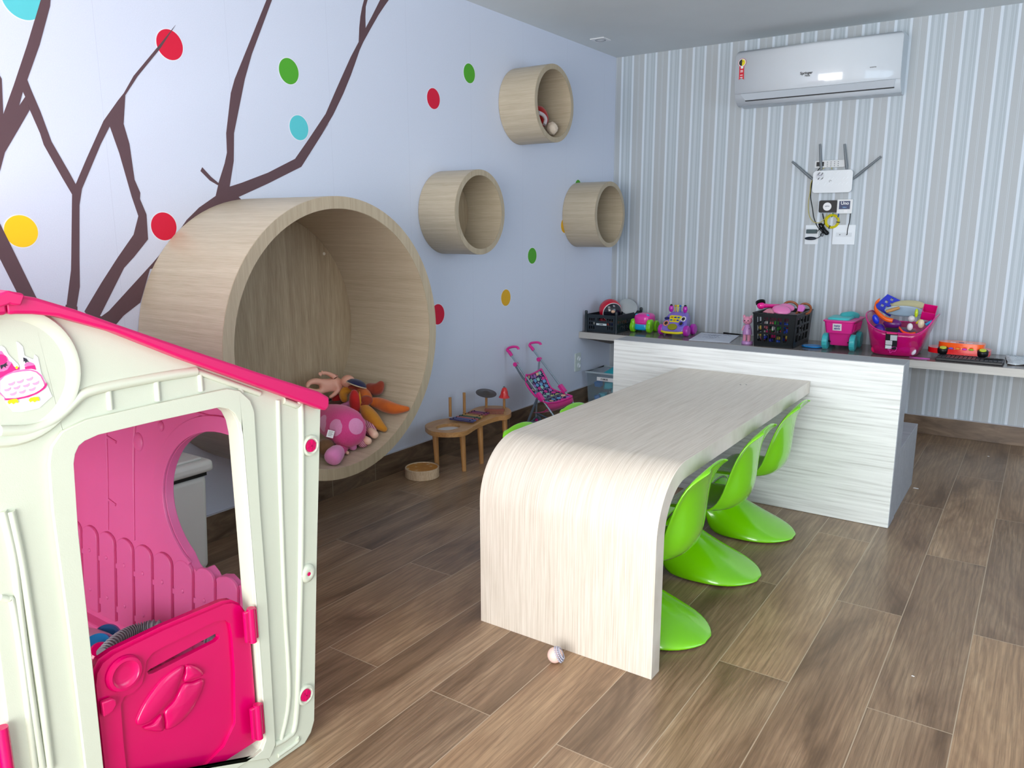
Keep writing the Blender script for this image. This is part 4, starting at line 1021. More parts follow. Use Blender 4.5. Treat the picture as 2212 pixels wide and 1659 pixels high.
for a, b in ((460, 985), (730, 985), (905, 920), (1150, 830)):
    p = PZ(zt - 0.03, 840 + a / 4.608, 720 + b / 4.608); p.x = max(p.x, 0.05); dx = 0.010
    MB().tube([(p.x + dx, p.y, 0), (p.x, p.y, zt - 0.02)], [0.012, 0.017], 14).build('leg', M_PINEV, t, smooth=50)
def post(a0, b0, ztop_pix, r, nm='post', x=None):
    p = PZ(zt, 840 + a0 / 4.608, 720 + b0 / 4.608); q = PX(p.x, 840 + ztop_pix[0] / 4.608, 720 + ztop_pix[1] / 4.608)
    MB().tube([(p.x, p.y, zt - 0.001), (p.x, p.y, q.z)], r, 14).build(nm, M_PINEV, t, smooth=50); return Vector((p.x, p.y, q.z))
post(612, 826, (612, 636), 0.0085); post(752, 795, (750, 590), 0.0085)
q = post(970, 735, (972, 600), 0.0075)
MB().lathe([(0.0, 0.014), (0.012, 0.012), (0.030, 0.003), (0.062, 0.0), (0.062, -0.002), (0.028, 0.0), (0.0, 0.008)], Matrix.Translation((q.x, q.y, q.z + 0.004)) @ rot('X', 0.10) @ rot('Y', 0.22), 44).build('cymbal', plastic('cymbal_bronze', (92, 84, 78), 0.35, 0.1, metal=0.7), t, smooth=50)
q = post(1148, 745, (1140, 640), 0.0075)
bell = MB().lathe([(0.0, 0.060), (0.008, 0.060), (0.014, 0.054), (0.020, 0.036), (0.024, 0.014), (0.033, 0.0), (0.030, 0.0), (0.021, 0.014), (0.0, 0.05)], Matrix.Translation((q.x, q.y, q.z)) @ rot('Y', 0.05), 36).build('bell', plastic('bell_red', (206, 24, 24), 0.2, 0.01, coat=0.5), t, smooth=50)
MB().lathe([(0.006, 0.058), (0.006, 0.066), (0.0, 0.068)], Matrix.Translation((q.x, q.y, q.z)), 16).build('bell_nut', plastic('nut_steel', (120, 120, 124), 0.3, metal=0.8), bell, smooth=40)
bars = [((64, 62, 108), (700, 865)), ((84, 92, 150), (745, 850)), ((168, 92, 96), (800, 838)), ((60, 90, 70), (830, 825)), ((188, 150, 84), (870, 812)), ((150, 90, 50), (900, 798)), ((140, 50, 84), (925, 784)), ((108, 46, 92), (940, 770))]
for i, (c, _) in enumerate(bars):
    f = i / 7.0
    a1 = PZ(zt + 0.012, 840 + (610 + 220 * f) / 4.608, 720 + (850 - 75 * f) / 4.608); a2 = PZ(zt + 0.012, 840 + (840 + 155 * f) / 4.608, 720 + (882 - 85 * f) / 4.608)
    a1.x = max(a1.x, 0.05); d = (a2 - a1); F = fr((a1 + a2) / 2, (0, 0, 1), d); L = d.length / 2
    b = MB().box((-L, -0.0085, -0.004), (L, 0.0085, 0.004), F).build('chime_bar', plastic('bar_%d' % i, c, 0.35, 0.05), t, bevel=0.0015)
    for s in (-0.72, 0.72): MB().ell(F @ Vector((s * L, 0, 0.005)), (0.004, 0.004, 0.003), None, 10, 6).build('pin', M_BK, b, smooth=60)
a1 = PZ(zt + 0.02, 840 + 955 / 4.608, 720 + 765 / 4.608); a2 = PZ(zt + 0.02, 840 + 1150 / 4.608, 720 + 768 / 4.608)
F = fr((a1 + a2) / 2, (0, 0, 1), a2 - a1); L = (a2 - a1).length / 2
MRC = plastic('rasp_red_wood', (128, 62, 44), 0.5)
gb = MB().box((-L, -0.010, -0.004), (L, 0.010, 0.009), F).build('rasp_block', MRC, t, bevel=0.001)
mb = MB()
for i in range(13):
    x = -L + 0.008 + i * (2 * L - 0.016) / 12; mb.box((x - 0.003, -0.012, -0.020), (x + 0.003, -0.006, -0.003), F)
mb.build('rasp_teeth', MRC, t)

# -- doll stroller (its two side frames stand 0.24 m apart)
M_ALU = plastic('tube_silver', (150, 168, 182), 0.28, 0.03, metal=0.5); M_TGR = plastic('tube_grey_plastic', (90, 104, 118), 0.4)
M_SPK = plastic('stroller_pink', (226, 40, 150), 0.3, 0.01, coat=0.2)
YL, YR = -1.44, -1.20
kk = lambda y, a, b: PY(y, 1060 + a / 8.296, 720 + b / 8.296)
t = thing('doll_stroller', (0.2, -1.32, 0), 'pink doll stroller with silver tubes and a dark seat of bright round dots', 'stroller')
def side(y, hnd, grip0, jn, clampp, rear, off):
    top = kk(y, *grip0); j = kk(y, *jn); c = kk(y, *clampp)
    d = (c - top); foot = c + d * ((0.045 - c.z) / d.z)
    MB().tube([top, foot], 0.0062, 10).build('push_bar', M_ALU, t, smooth=50)
    hp_ = smooth_pts([kk(y, *q) for q in hnd], 5)
    rr = [0.011 if i < 6 else (0.010 if i < 12 else 0.008) for i in range(len(hp_))]
    MB().tube(hp_, rr, 12).build('handle', M_SPK, t, smooth=60)
    MB().lathe([(0.0, -0.012), (0.014, -0.012), (0.014, 0.012), (0.0, 0.012)], fr(j, (0, 1, 0)), 20).build('joint', M_SPK, t, smooth=40)
    r = kk(y, *rear); rb = Vector((max(0.03, r.x), y, 0.03))
    if off > 0: MB().tube([j, Vector((rb.x + 0.01, y, 0.05))], 0.0062, 10).build('rear_leg', M_ALU, t, smooth=50)
    else:
        MB().tube([j + Vector((0.0, -0.004, -0.01)), kk(y, 575, 800), c + Vector((-0.01, 0, 0.02))], 0.0062, 10).build('strut', M_TGR, t, smooth=50)
        MB().tube([kk(y, 840, 1150), Vector((rb.x + 0.01, y, 0.05))], 0.0075, 10).build('rear_leg', M_TGR, t, smooth=50)
    F = fr(c, d)
    MB().box((-0.012, -0.016, -0.030), (0.012, 0.016, 0.030), F).build('clamp', M_SPK, t, bevel=0.004)
    for w in (Vector((foot.x, y, 0.030)), Vector((rb.x + 0.01, y, 0.030))):
        wl = MB().lathe([(0.0, -0.010), (0.030, -0.010), (0.030, 0.010), (0.0, 0.010)], fr(w + Vector((0, off * 0.018, 0)), (0, 1, 0)), 28).build('wheel', M_TGR, t, smooth=40, bevel=0.003)
        MB().lathe([(0.0, -0.012), (0.012, -0.012), (0.012, 0.012), (0.0, 0.012)], fr(w + Vector((0, off * 0.018, 0)), (0, 1, 0)), 16).build('hub', M_SPK, wl, smooth=40)
    return foot, rb, c, j
fl = side(YL, [(378, 405), (335, 340), (300, 300), (320, 265), (380, 245), (450, 242), (490, 262), (498, 290)], (370, 400), (450, 555), (890, 1140), (610, 1450), -1)
fr_ = side(YR, [(770, 305), (735, 260), (700, 215), (715, 180), (780, 165), (850, 165), (890, 185), (900, 208)], (770, 305), (870, 465), (1285, 990), (790, 900), 1)
MB().tube([fl[2] + Vector((0, 0, -0.03)), fr_[2] + Vector((0, 0, -0.03))], 0.006, 8).build('cross_bar', M_TGR, t, smooth=50)
MB().tube([fl[1] + Vector((0.01, 0, 0.02)), fr_[1] + Vector((0.01, 0, 0.02))], 0.006, 8).build('rear_axle', M_TGR, t, smooth=50)
MB().tube([fl[0] + Vector((0, 0, 0.0)), fr_[0] + Vector((0, 0, 0.0))], 0.006, 8).build('front_axle', M_SPK, t, smooth=50)
MB().tube([fl[1] + Vector((0.02, 0, 0.05)), fl[0].lerp(fr_[0], 1.0) + Vector((0, 0, 0.04))], 0.007, 8).build('fold_strut', M_TGR, t, smooth=50)
MB().tube([fr_[1] + Vector((0.02, 0, 0.05)), fl[0] + Vector((0, 0, 0.04))], 0.007, 8).build('fold_strut', M_TGR, t, smooth=50)
# sling seat: back falls from the joints to a pocket, then the seat runs forward
k = N('dotted_cloth')
sx_ = k.n('ShaderNodeSeparateXYZ'); k.l(k.pos(obj=True), sx_.inputs[0]); cx_ = k.n('ShaderNodeCombineXYZ'); k.l(sx_.outputs[1], cx_.inputs[0]); k.l(k.math('SUBTRACT', sx_.outputs[2], sx_.outputs[0]), cx_.inputs[1])
vo = k.n('ShaderNodeTexVoronoi'); vo.voronoi_dimensions = '2D'; vo.inputs['Scale'].default_value = 24; vo.inputs['Randomness'].default_value = 0.4; k.l(cx_.outputs[0], vo.inputs['Vector'])
hv = k.n('ShaderNodeSeparateColor'); k.l(vo.outputs['Color'], hv.inputs[0])
pal = k.ramp(hv.outputs[0], [(0, rgb((150, 205, 190))), (0.18, rgb((200, 214, 120))), (0.36, rgb((110, 170, 214))), (0.52, rgb((214, 60, 150))), (0.68, rgb((236, 190, 160))), (0.84, rgb((170, 110, 190)))], 'CONSTANT').outputs[0]
dotm = k.math('LESS_THAN', vo.outputs['Distance'], 0.38); rimm = k.math('LESS_THAN', vo.outputs['Distance'], 0.45)
v2 = k.n('ShaderNodeTexVoronoi'); v2.voronoi_dimensions = '2D'; v2.inputs['Scale'].default_value = 60; k.l(cx_.outputs[0], v2.inputs['Vector'])
sm = k.math('LESS_THAN', v2.outputs['Distance'], 0.22)
c = k.mix(sm, rgb((38, 26, 78)), rgb((226, 200, 226))); c = k.mix(rimm, c, rgb((38, 26, 78))); k.col(k.mix(dotm, c, pal)); k.rough(0.8)
M_DOT = k.m
Sl = [kk(YL, 640, 745), kk(YL, 640, 900), kk(YL, 760, 1080), kk(YL, 880, 1190), kk(YL, 1010, 1250)]
Sr = [kk(YR, 905, 640), kk(YR, 990, 800), kk(YR, 1090, 985), kk(YR, 1290, 1070), kk(YR, 1460, 1130)]
mid = [kk(-1.32, 780, 690), kk(-1.32, 840, 860), kk(-1.32, 960, 1060), kk(-1.32, 1120, 1150), kk(-1.32, 1260, 1190)]
A_, B_, C_ = smooth_pts(Sl, 5), smooth_pts(mid, 5), smooth_pts(Sr, 5)
rows = []
for a, b, c in zip(A_, B_, C_):
    row = []
    for j in range(13):
        s = j / 12; p = a * (1 - s) + c * s; sag = 4 * s * (1 - s)
        p = p + (b - (a + c) / 2) * sag * 0.5 + Vector((-0.012, 0, -0.014)) * sag; row.append(p)
    rows.append(row)
se = MB().grid(rows).build('seat_sling', M_DOT, t, smooth=80, solid=0.003)
edge = [r[0] for r in rows] + rows[-1] + [r[-1] for r in reversed(rows)] + rows[0][::-1]
MB().tube(edge, 0.0065, 8, closed=True).build('pink_piping', M_SPK, se, smooth=60)
lst = rows[-1]
pk = MB().grid([lst, [p + Vector((0.012, 0, -0.030)) for p in lst], [p + Vector((-0.03, 0, -0.062)) for p in lst], [p + Vector((-0.10, 0, -0.075)) for p in lst]])
pk.build('seat_apron', fabric('pink_cloth', (210, 30, 130), 0.8, 300, 0.2), t, smooth=80, solid=0.003)

# -- clear tote with turquoise things behind the divider, in the corner
k = N('clear_plastic'); k.col(rgb((196, 222, 236))); k.rough(0.12); k.b.inputs['Transmission Weight'].default_value = 0.0; k.b.inputs['Alpha'].default_value = 0.14
M_CLR = k.m
tx, ty = 0.235, -0.31
t = thing('clear_storage_tote', (tx, ty, 0), 'clear plastic tote of turquoise things in the room corner behind the divider', 'storage box')
mb = frus(MB(), (tx - 0.19, ty - 0.14), (tx + 0.24, ty + 0.14), 0.0, 0.24, 0.012); mb.f = [f for f in mb.f if f != (4, 5, 6, 7)]
mb.build('box', M_CLR, t, solid=0.003, smooth=40)
rim = [(tx - 0.195, ty - 0.145), (tx + 0.245, ty - 0.145), (tx + 0.245, ty + 0.145), (tx - 0.195, ty + 0.145)]
MB().tube([(x, y, 0.24) for x, y in rim], 0.007, 8, closed=True).build('rim', plastic('rim_grey', (170, 184, 192), 0.3), t, smooth=40)
lb = MB().box((tx - 0.10, ty - 0.147, 0.185), (tx + 0.10, ty - 0.1445, 0.212)).build('label_strip', M_WHT, t)
text_mesh('CUBOS', 0.018, M_TXT, lb, (tx - 0.04, ty - 0.1475, 0.198), (1, 0, 0), (0, 0, 1), bold=True)
M_TQ = plastic('turquoise', (30, 180, 196), 0.5, 0.1); M_TB = plastic('toy_deep_blue', (20, 110, 190), 0.5, 0.1)
for i in range(16):
    a = Vector((tx - 0.13 + 0.09 * (i % 4) + random.uniform(-.01, .01), ty - 0.07 + 0.075 * ((i // 4) % 3), 0.04 + 0.052 * (i // 5)))
    s = random.uniform(0.024, 0.032)
    M_ = Matrix.Translation(a) @ rot('Z', random.uniform(0, 3)) @ rot('X', random.uniform(-.3, .3))
    solo(MB().box((-s, -s * 0.8, -s * 0.7), (s, s * 0.8, s * 0.7), M_), 'toy_block', M_TQ if i % 3 else M_TB, a, ('turquoise' if i % 3 else 'blue') + ' toy block in the clear corner tote, ' + ('bottom', 'second', 'third', 'top')[min(3, i // 5)] + ' layer, ' + ('far left', 'left', 'middle', 'right')[i % 4], 'toy block', 'toy blocks in the clear tote', bevel=0.005, smooth=40)
a = Vector((tx - 0.03, ty - 0.04, 0.235))
solo(MB().prism([(tx - 0.10, ty - 0.09, 0.222), (tx + 0.02, ty - 0.10, 0.222), (tx + 0.05, ty - 0.06, 0.29), (tx - 0.01, ty - 0.05, 0.285)], (0.01, 0.09, 0.0)), 'folded_cloth', fabric('turq_cloth', (30, 170, 186)), (tx - 0.02, ty - 0.05, 0.222), 'turquoise piece sticking out of the clear corner tote', 'cloth', bevel=0.004)

# -- small pale ball with a beaded grey rim by the table end
b = PZ(0.026, 1199, 1414)
t = thing('toy_ball', (b.x, b.y, 0), 'tiny pale pink ball with a silver beaded band on the floor', 'ball')
MB().ell((b.x, b.y, 0.0245), (0.0235, 0.0235, 0.0235), None, 28, 18).build('ball', plastic('ball_pale_pink', (236, 200, 190), 0.35), t, smooth=80)
F = fr((b.x + 0.010, b.y + 0.006, 0.0275), (0.75, 0.45, 0.45))
mb = MB()
for i in range(22):
    for rr, hh in ((0.0235, -0.003), (0.0215, 0.003), (0.0175, 0.008)):
        q = 2 * pi * (i + (hh > 0) * 0.5) / 22; mb.ell(F @ Vector((rr * cos(q), rr * sin(q), hh)), (0.0030, 0.0030, 0.0030), None, 8, 6)
mb.build('beaded_band', plastic('bead_silver', (176, 178, 196), 0.25, metal=0.3), t, smooth=80)
# paper scraps on the floor
for px, py, lb, s in ((1978, 1055, 'small white paper scrap on the floor beside the divider corner', 0.012), (1972, 1461, 'tiny white speck of paper on the planks in the right foreground', 0.004), (2135, 986, 'tiny white paper scrap on the floor near the back baseboard', 0.005)):
    q = PZ(0.0, px, py)
    solo(MB().prism([(q.x - s, q.y - s * 0.3, 0.0005), (q.x + s, q.y - s * 0.4, 0.0005), (q.x + s * 1.1, q.y + s * 0.2, 0.0005), (q.x - s * 0.5, q.y + s * 0.5, 0.0005)], (0, 0, 0.0012)), 'paper_scrap', M_WHT, (q.x, q.y, 0), lb, 'paper scrap')

# ================================================================ soft toys in the big niche
M_SKN = plastic('doll_vinyl', (226, 168, 146), 0.45, 0.02, sub=0.1)
def NF(y, off=0.0):
    """height of the inner floor of the big niche at y"""
    return 0.8525 - sqrt(max(0.0, 0.514 ** 2 - (y + 3.284) ** 2)) + off
def np_(x, sx_, sy_): return PX(x, 600 + sx_ / 6.144, 760 + sy_ / 6.144)
def np_(clear, sx_, sy_, fwd=0.0):
    """point seen at a picture spot, clear of the niche's inner wall by 'clear', then fwd metres towards the viewer"""
    dr_ = ray(600 + sx_ / 6.144, 760 + sy_ / 6.144).normalized()
    oy, oz = CAM.y + 3.284, CAM.z - 0.8525
    A_ = dr_.y ** 2 + dr_.z ** 2; B_ = oy * dr_.y + oz * dr_.z; C_ = oy * oy + oz * oz - (0.511 - clear) ** 2
    t_ = (-B_ + sqrt(max(0, B_ * B_ - A_ * C_))) / A_
    t_ = min(t_, (0.018 + clear - CAM.x) / dr_.x)
    return CAM + dr_ * (t_ - fwd)
U = lambda u: u / 2863.0                                   # picture size to metres at the niche
def soft(nm, mat, chains, par, k=1.13):
    """chains of (px, py, half width, lift)"""
    return blob(nm, mat, [[(np_(max(l, U(h) * 1.05), a, b), U(h)) for a, b, h, l in ch] for ch in chains], par, k=k)
def puff(nm, mat, a, b, rx, ry, l, par, ang=0.0, dep=None, fwd=0.0):
    """ellipsoid facing the viewer's side of the niche"""
    v_ = (CAM - np_(l, a, b, fwd)).normalized(); F = fr(np_(l, a, b, fwd), v_, Vector((0, 0, 1)).cross(v_)) @ rot('Z', ang)
    return MB().ell(np_(l, a, b, fwd), (U(rx), U(ry), U(dep if dep else min(rx, ry))), F, 28, 18).build(nm, mat, par, smooth=80)
LB = 0.105
t = thing('baby_doll', tuple(np_(LB, 720, 430)), 'bare pale baby doll lying on top of the soft toys in the round niche', 'doll')
bd = soft('body', M_SKN, [[(610, 455, 62, LB), (700, 440, 84, LB), (790, 432, 86, LB), (850, 410, 50, LB), (880, 395, 36, LB)],
                          [(610, 455, 62, LB), (570, 400, 46, LB), (500, 388, 44, LB), (435, 398, 38, LB), (395, 430, 30, LB), (392, 462, 26, LB)],
                          [(610, 455, 62, LB), (580, 522, 44, LB), (510, 532, 40, LB), (450, 515, 32, LB), (410, 498, 26, LB)],
                          [(790, 432, 86, LB), (775, 352, 36, LB), (710, 306, 32, LB), (645, 280, 24, LB), (590, 280, 27, LB)],
                          [(790, 432, 86, LB), (800, 510, 34, LB), (750, 565, 30, LB), (700, 600, 24, LB)]], t, k=1.0)
for dx, dy in ((-34, -8), (-38, 8), (-30, 26), (-12, 38), (10, -34)):
    a, b2 = np_(LB, 580, 284), np_(LB, 580 + dx, 284 + dy)
    MB().tube([a, a.lerp(b2, 0.6), b2], [U(11), U(10), U(7)], 8).build('finger', M_SKN, bd, smooth=60)
hd = puff('head', M_SKN, 930, 392, 92, 84, LB, t)
fl_ = U(78)
puff('nose', M_SKN, 905, 398, 14, 12, LB, hd, fwd=fl_)
MB().tube([np_(LB, 915, 372, fl_), np_(LB, 928, 386, fl_), np_(LB, 946, 384, fl_)], 0.0013, 6).build('closed_eye', plastic('lash_brown', (90, 50, 40), 0.6), hd, smooth=60)
MB().tube([np_(LB, 884, 418, fl_), np_(LB, 896, 424, fl_)], 0.0014, 6).build('mouth', plastic('lip_rose', (196, 90, 90), 0.5), hd, smooth=60)
puff('ear', M_SKN, 985, 400, 16, 26, LB, hd, fwd=U(45))

M_OR = fabric('orange_velour', (214, 112, 20), 0.9, 160, 0.5, (160, 66, 8)); M_OY = fabric('amber_velour', (210, 146, 30), 0.9, 160, 0.5, (168, 100, 10))
M_RD = fabric('red_velour', (196, 16, 12), 0.9, 160, 0.4, (140, 4, 6)); M_BR2 = fabric('rust_velour', (160, 54, 14), 0.9, 160, 0.5, (104, 30, 8)); M_NVY = fabric('navy_felt', (18, 26, 74), 0.9)
L2 = 0.060
t = thing('plush_toy', tuple(np_(L2, 1150, 600)), 'orange and rust velour soft toy with pointed limbs and red belly in the niche', 'soft toy', 'soft toys in the round niche')
soft('body', M_OR, [[(1000, 500, 60, L2), (1080, 520, 80, L2), (1160, 570, 84, L2), (1190, 640, 70, L2)]], t)
soft('leg', M_OR, [[(1230, 660, 46, L2 - .01), (1310, 670, 72, .03), (1420, 715, 84, .03), (1540, 758, 74, .0), (1650, 760, 50, .0), (1735, 756, 22, .0)]], t)
soft('leg', M_OY, [[(1140, 735, 48, L2), (1190, 810, 84, L2 - .01), (1270, 900, 88, .03), (1350, 980, 60, .0), (1430, 1035, 26, .0)]], t)
soft('arm', M_OY, [[(960, 490, 44, L2 + .02), (890, 510, 66, L2 + .02), (862, 580, 56, L2 + .02), (885, 640, 34, L2 + .02)]], t)
soft('foot', M_BR2, [[(1190, 470, 50, L2 - .01), (1260, 500, 84, L2 - .02), (1330, 500, 94, L2 - .02), (1368, 440, 56, L2 - .02), (1378, 405, 28, L2 - .02)]], t)
puff('red_belly', M_RD, 1025, 670, 74, 165, L2, t, 0.05, fwd=.055)
puff('belly_seam', M_OY, 1096, 668, 16, 140, L2, t, 0.05, fwd=.045)
puff('waist', M_BR2, 1175, 645, 84, 66, L2, t, fwd=.02)
puff('waist_fold', M_BR2, 1160, 690, 66, 36, L2, t, 0.3, fwd=.02)
puff('rust_collar', M_BR2, 1055, 470, 120, 42, L2, t, -0.05, fwd=.045)
F = fr(np_(L2, 1048, 438, .05), (0.20, 0.30, 0.93))
MB().lathe([(U(138), 0.0), (U(130), 0.007), (U(96), 0.018), (U(44), 0.024), (0.0, 0.025)], F, 32).build('navy_cap', M_NVY, t, smooth=50)
MB().lathe([(U(139), -0.002), (U(142), 0.001), (U(137), 0.003)], F, 32, cap=False).build('cap_edge', fabric('edge_cream', (206, 190, 160)), t, smooth=50)
t = thing('plush_toy', tuple(np_(.08, 800, 640)), 'dark red soft toy tucked under the baby doll in the niche', 'soft toy', 'soft toys in the round niche')
puff('body', M_RD, 800, 625, 84, 70, .06, t); puff('dark_sleeve', fabric('black_felt', (26, 22, 24)), 735, 640, 60, 46, .055, t)

k = N('pink_dotted_plush')
L3 = 0.096
gp_ = k.n('ShaderNodeNewGeometry').outputs['Position']; dm = None
for a_, b_, r_ in ((848, 832, 100), (815, 1008, 104), (1052, 985, 92), (640, 950, 96), (930, 1180, 60), (690, 800, 60)):
    c_ = np_(L3, a_, b_, U(200)); vm = k.n('ShaderNodeVectorMath'); vm.operation = 'DISTANCE'; k.l(gp_, vm.inputs[0]); vm.inputs[1].default_value = c_
    q_ = k.math('LESS_THAN', vm.outputs['Value'], U(r_) * 1.12); dm = q_ if dm is None else k.math('MAXIMUM', dm, q_)
nz = k.noise(k.pos(obj=True), 260, 2)
k.col(k.mix(dm, k.mix(nz, rgb((206, 44, 120)), rgb((226, 80, 150))), k.mix(nz, rgb((222, 132, 184)), rgb((234, 160, 202))))); k.rough(0.9); k.bump(nz, 0.4, 0.002); k.b.inputs['Sheen Weight'].default_value = 0.3
M_PD = k.m
M_PL = fabric('pale_pink_plush', (226, 146, 194), 0.9, 200, 0.4, (206, 110, 170)); M_PR = fabric('rose_felt', (206, 60, 134), 0.9, 160, 0.5); M_RP = fabric('rose_plush', (220, 60, 140), 0.9)
t = thing('plush_toy', tuple(np_(L3, 880, 1000)), 'pink soft toy with big pale dots and a white side tag in the niche', 'soft toy', 'soft toys in the round niche')
soft('body', M_PD, [[(640, 880, 150, L3), (760, 920, 190, L3), (880, 980, 220, L3), (980, 1060, 176, L3)]], t, k=1.26)
soft('ear', M_PL, [[(830, 760, 50, .06), (900, 735, 60, .055), (950, 700, 44, .05), (960, 665, 26, .05)]], t)
puff('inner_ear', M_PR, 870, 735, 38, 34, .03, t, fwd=.014)
soft('leg', M_RP, [[(900, 1180, 80, .0), (860, 1260, 74, .0), (810, 1320, 70, .0)]], t)
soft('paw', M_PL, [[(790, 1330, 84, .0), (745, 1380, 104, .0), (730, 1400, 90, .0)]], t)
soft('tail', M_PL, [[(930, 1230, 40, .0), (990, 1255, 46, .0), (1020, 1270, 34, .0)]], t)
a = np_(L3, 700, 1090, .058); v_ = (CAM - a).normalized(); ex_ = Vector((0, 0, 1)).cross(v_).normalized(); ey_ = v_.cross(ex_)
F = fr(a, v_, ex_) @ rot('Z', -0.30)
tg = MB().box((-U(40), -U(44), -0.0006), (U(40), U(44), 0.0006), F).build('cloth_tag', M_WHT, t)
R3 = F.to_3x3()
for q_ in range(4): MB().box((-U(26), U(26 - q_ * 16), 0.0007), (U(26 - (q_ % 2) * 10), U(30 - q_ * 16), 0.0010), F).build('tag_print', M_TXT, tg)
# doll under it: striped trousers, cream feet, brown hair
t = thing('rag_doll', tuple(np_(.05, 1180, 1100)), 'soft doll with striped rose trousers and cream feet under the dotted toy', 'doll', None)
k = N('rose_stripes'); wv = k.n('ShaderNodeTexWave'); wv.bands_direction = 'DIAGONAL'; wv.inputs['Scale'].default_value = 55; k.l(k.pos(obj=True), wv.inputs['Vector'])
k.col(k.mix(wv.outputs['Color'], rgb((146, 56, 90)), rgb((226, 176, 190)))); k.rough(0.9)
soft('trouser_leg', k.m, [[(1080, 860, 50, .03), (1150, 950, 70, .0), (1225, 1030, 72, .0), (1250, 1060, 62, .0)]], t)
soft('trouser_leg', k.m, [[(1070, 1130, 62, .0), (1120, 1190, 66, .0), (1140, 1215, 56, .0)]], t)
M_CRM = plastic('cream_vinyl', (236, 196, 172), 0.5, 0.03)
soft('foot', M_CRM, [[(1225, 1040, 34, .034), (1270, 1085, 52, .030), (1295, 1110, 44, .026)]], t)
soft('foot', M_CRM, [[(1140, 1150, 34, .032), (1185, 1180, 48, .030), (1215, 1195, 36, .026)]], t)
puff('hair', fabric('doll_hair_brown', (112, 78, 44), 0.8, 90, 0.9), 640, 1270, 110, 110, .042, t)
puff('face', M_CRM, 700, 1225, 50, 60, .03, t, fwd=.03)
soft('hand', M_CRM, [[(900, 1330, 24, .0), (930, 1345, 20, .0)]], t)
t = thing('plush_toy', tuple(np_(.03, 900, 800)), 'dark brown soft toy at the bottom of the pile in the niche', 'soft toy', 'soft toys in the round niche')
soft('body', fabric('brown_plush', (88, 50, 32)), [[(740, 720, 90, .04), (880, 740, 90, .04), (940, 780, 50, .03)]], t)

# -- red hat with white trim and pompom in the high round shelf
zf = 2.0126 - 0.192
t = thing('plush_hat', (0.12, -1.30, zf), 'red soft toy with white trim and pompom inside the high round shelf', 'soft toy')
P_ = lambda x, a, b: PX(x, 1040 + a / 3.606, 100 + b / 3.606)
blob('red_body', M_RD, [[(P_(0.10, 430, 520), 0.05), (P_(0.13, 455, 560), 0.050), (P_(0.15, 480, 600), 0.030)]], t)
MB().tube(smooth_pts([P_(0.20, 440, 515), P_(0.20, 480, 535), P_(0.20, 500, 570), P_(0.20, 490, 610)], 5), 0.011, 10).build('white_trim', fabric('fleece_white', (214, 200, 204), 0.95, 120, 0.9), t, smooth=60)
pc = P_(0.20, 550, 640)
M_POM = fabric('pompom_cream', (226, 214, 196), 0.98, 60, 1.0, (190, 170, 150))
pm = MB().ell(pc, (0.035, 0.035, 0.037), None, 30, 20).build('pompom', M_POM, t, smooth=80)
dt = bpy.data.textures.new('fluff', 'CLOUDS'); dt.noise_scale = 0.012
q = pm.modifiers.new('fluff', 'DISPLACE'); q.texture = dt; q.strength = 0.010; q.mid_level = 0.5
solo(MB().ell(P_(0.19, 405, 490), (0.03, 0.02, 0.03), None, 20, 14), 'plush_toy', fabric('white_plush', (206, 196, 196)), tuple(P_(0.19, 405, 490)), 'white soft toy mostly hidden at the left inside the high round shelf', 'soft toy', smooth=80)
# ================================================================ toys on the wall shelf
ZS = 0.5415
def holes_rect(x0, x1, z0, z1, n, w, gap_groups=None):
    return [(x0 + (x1 - x0) * (i + 0.5) / n - w / 2, x0 + (x1 - x0) * (i + 0.5) / n + w / 2, z0, z1) for i in range(n)]
M_CRT = plastic('crate_black', (24, 36, 44), 0.35, 0.03); M_CRT2 = plastic('crate_black_green', (20, 26, 30), 0.35, 0.03)
def crate(t, x0, x1, y0, y1, z0, z1, mat, fslots, sslots, flare=0.0, th=0.004, posts=False):
    def wall(p, q, slots, nrm, nm):
        # p,q: base corners ; slots in (u0,u1,v0,v1) fractions ; leans outwards by flare
        p, q = Vector(p), Vector(q); n = Vector(nrm); H = z1 - z0
        up = Vector((0, 0, H)) + n * flare; al = q - p; ext = al.normalized() * flare
        def P(u, v): return p + al * u + up * v + ext * ((u - 0.5) * 2 * v)
        poly = [P(0, 0), P(1, 0), P(1, 1), P(0, 1)]
        return MB().prism(poly, n * -th, [[P(a, c), P(b, c), P(b, d), P(a, d)] for a, b, c, d in slots]).build(nm, mat, t, bevel=0.0008)
    wall((x0, y0, z0), (x1, y0, z0), fslots, (0, -1, 0), 'front_wall')
    wall((x0, y1, z0), (x1, y1, z0), fslots, (0, 1, 0), 'back_wall')
    wall((x1, y0, z0), (x1, y1, z0), sslots, (1, 0, 0), 'side_wall')
    wall((x0, y0, z0), (x0, y1, z0), sslots, (-1, 0, 0), 'side_wall')
    MB().box((x0 + 0.002, y0 + 0.002, z0 + 0.001), (x1 - 0.002, y1 - 0.002, z0 + 0.006)).build('floor_panel', mat, t)
    f = flare
    if not posts: MB().tube([(x0 - f, y0 - f, z1), (x1 + f, y0 - f, z1), (x1 + f, y1 + f, z1), (x0 - f, y1 + f, z1)], 0.0055, 6, closed=True).build('rim', mat, t, smooth=40)
    if posts:
        for x in (x0, x1):
            for y in (y0, y1):
                MB().lathe([(0.0, z0), (0.010, z0), (0.010, z1 + 0.008), (0.0115, z1 + 0.016), (0.008, z1 + 0.026), (0.0, z1 + 0.028)], Matrix.Translation((x, y, 0)), 12).build('corner_post', mat, t, smooth=50)
grid6 = []
for g0 in (0.10, 0.70):
    for i in range(3):
        for v0, v1 in ((0.16, 0.34), (0.42, 0.56), (0.64, 0.80)): grid6.append((g0 + i * 0.072, g0 + i * 0.072 + 0.042, v0, v1))
hs = [(0.38, 0.66, 0.66, 0.82)]
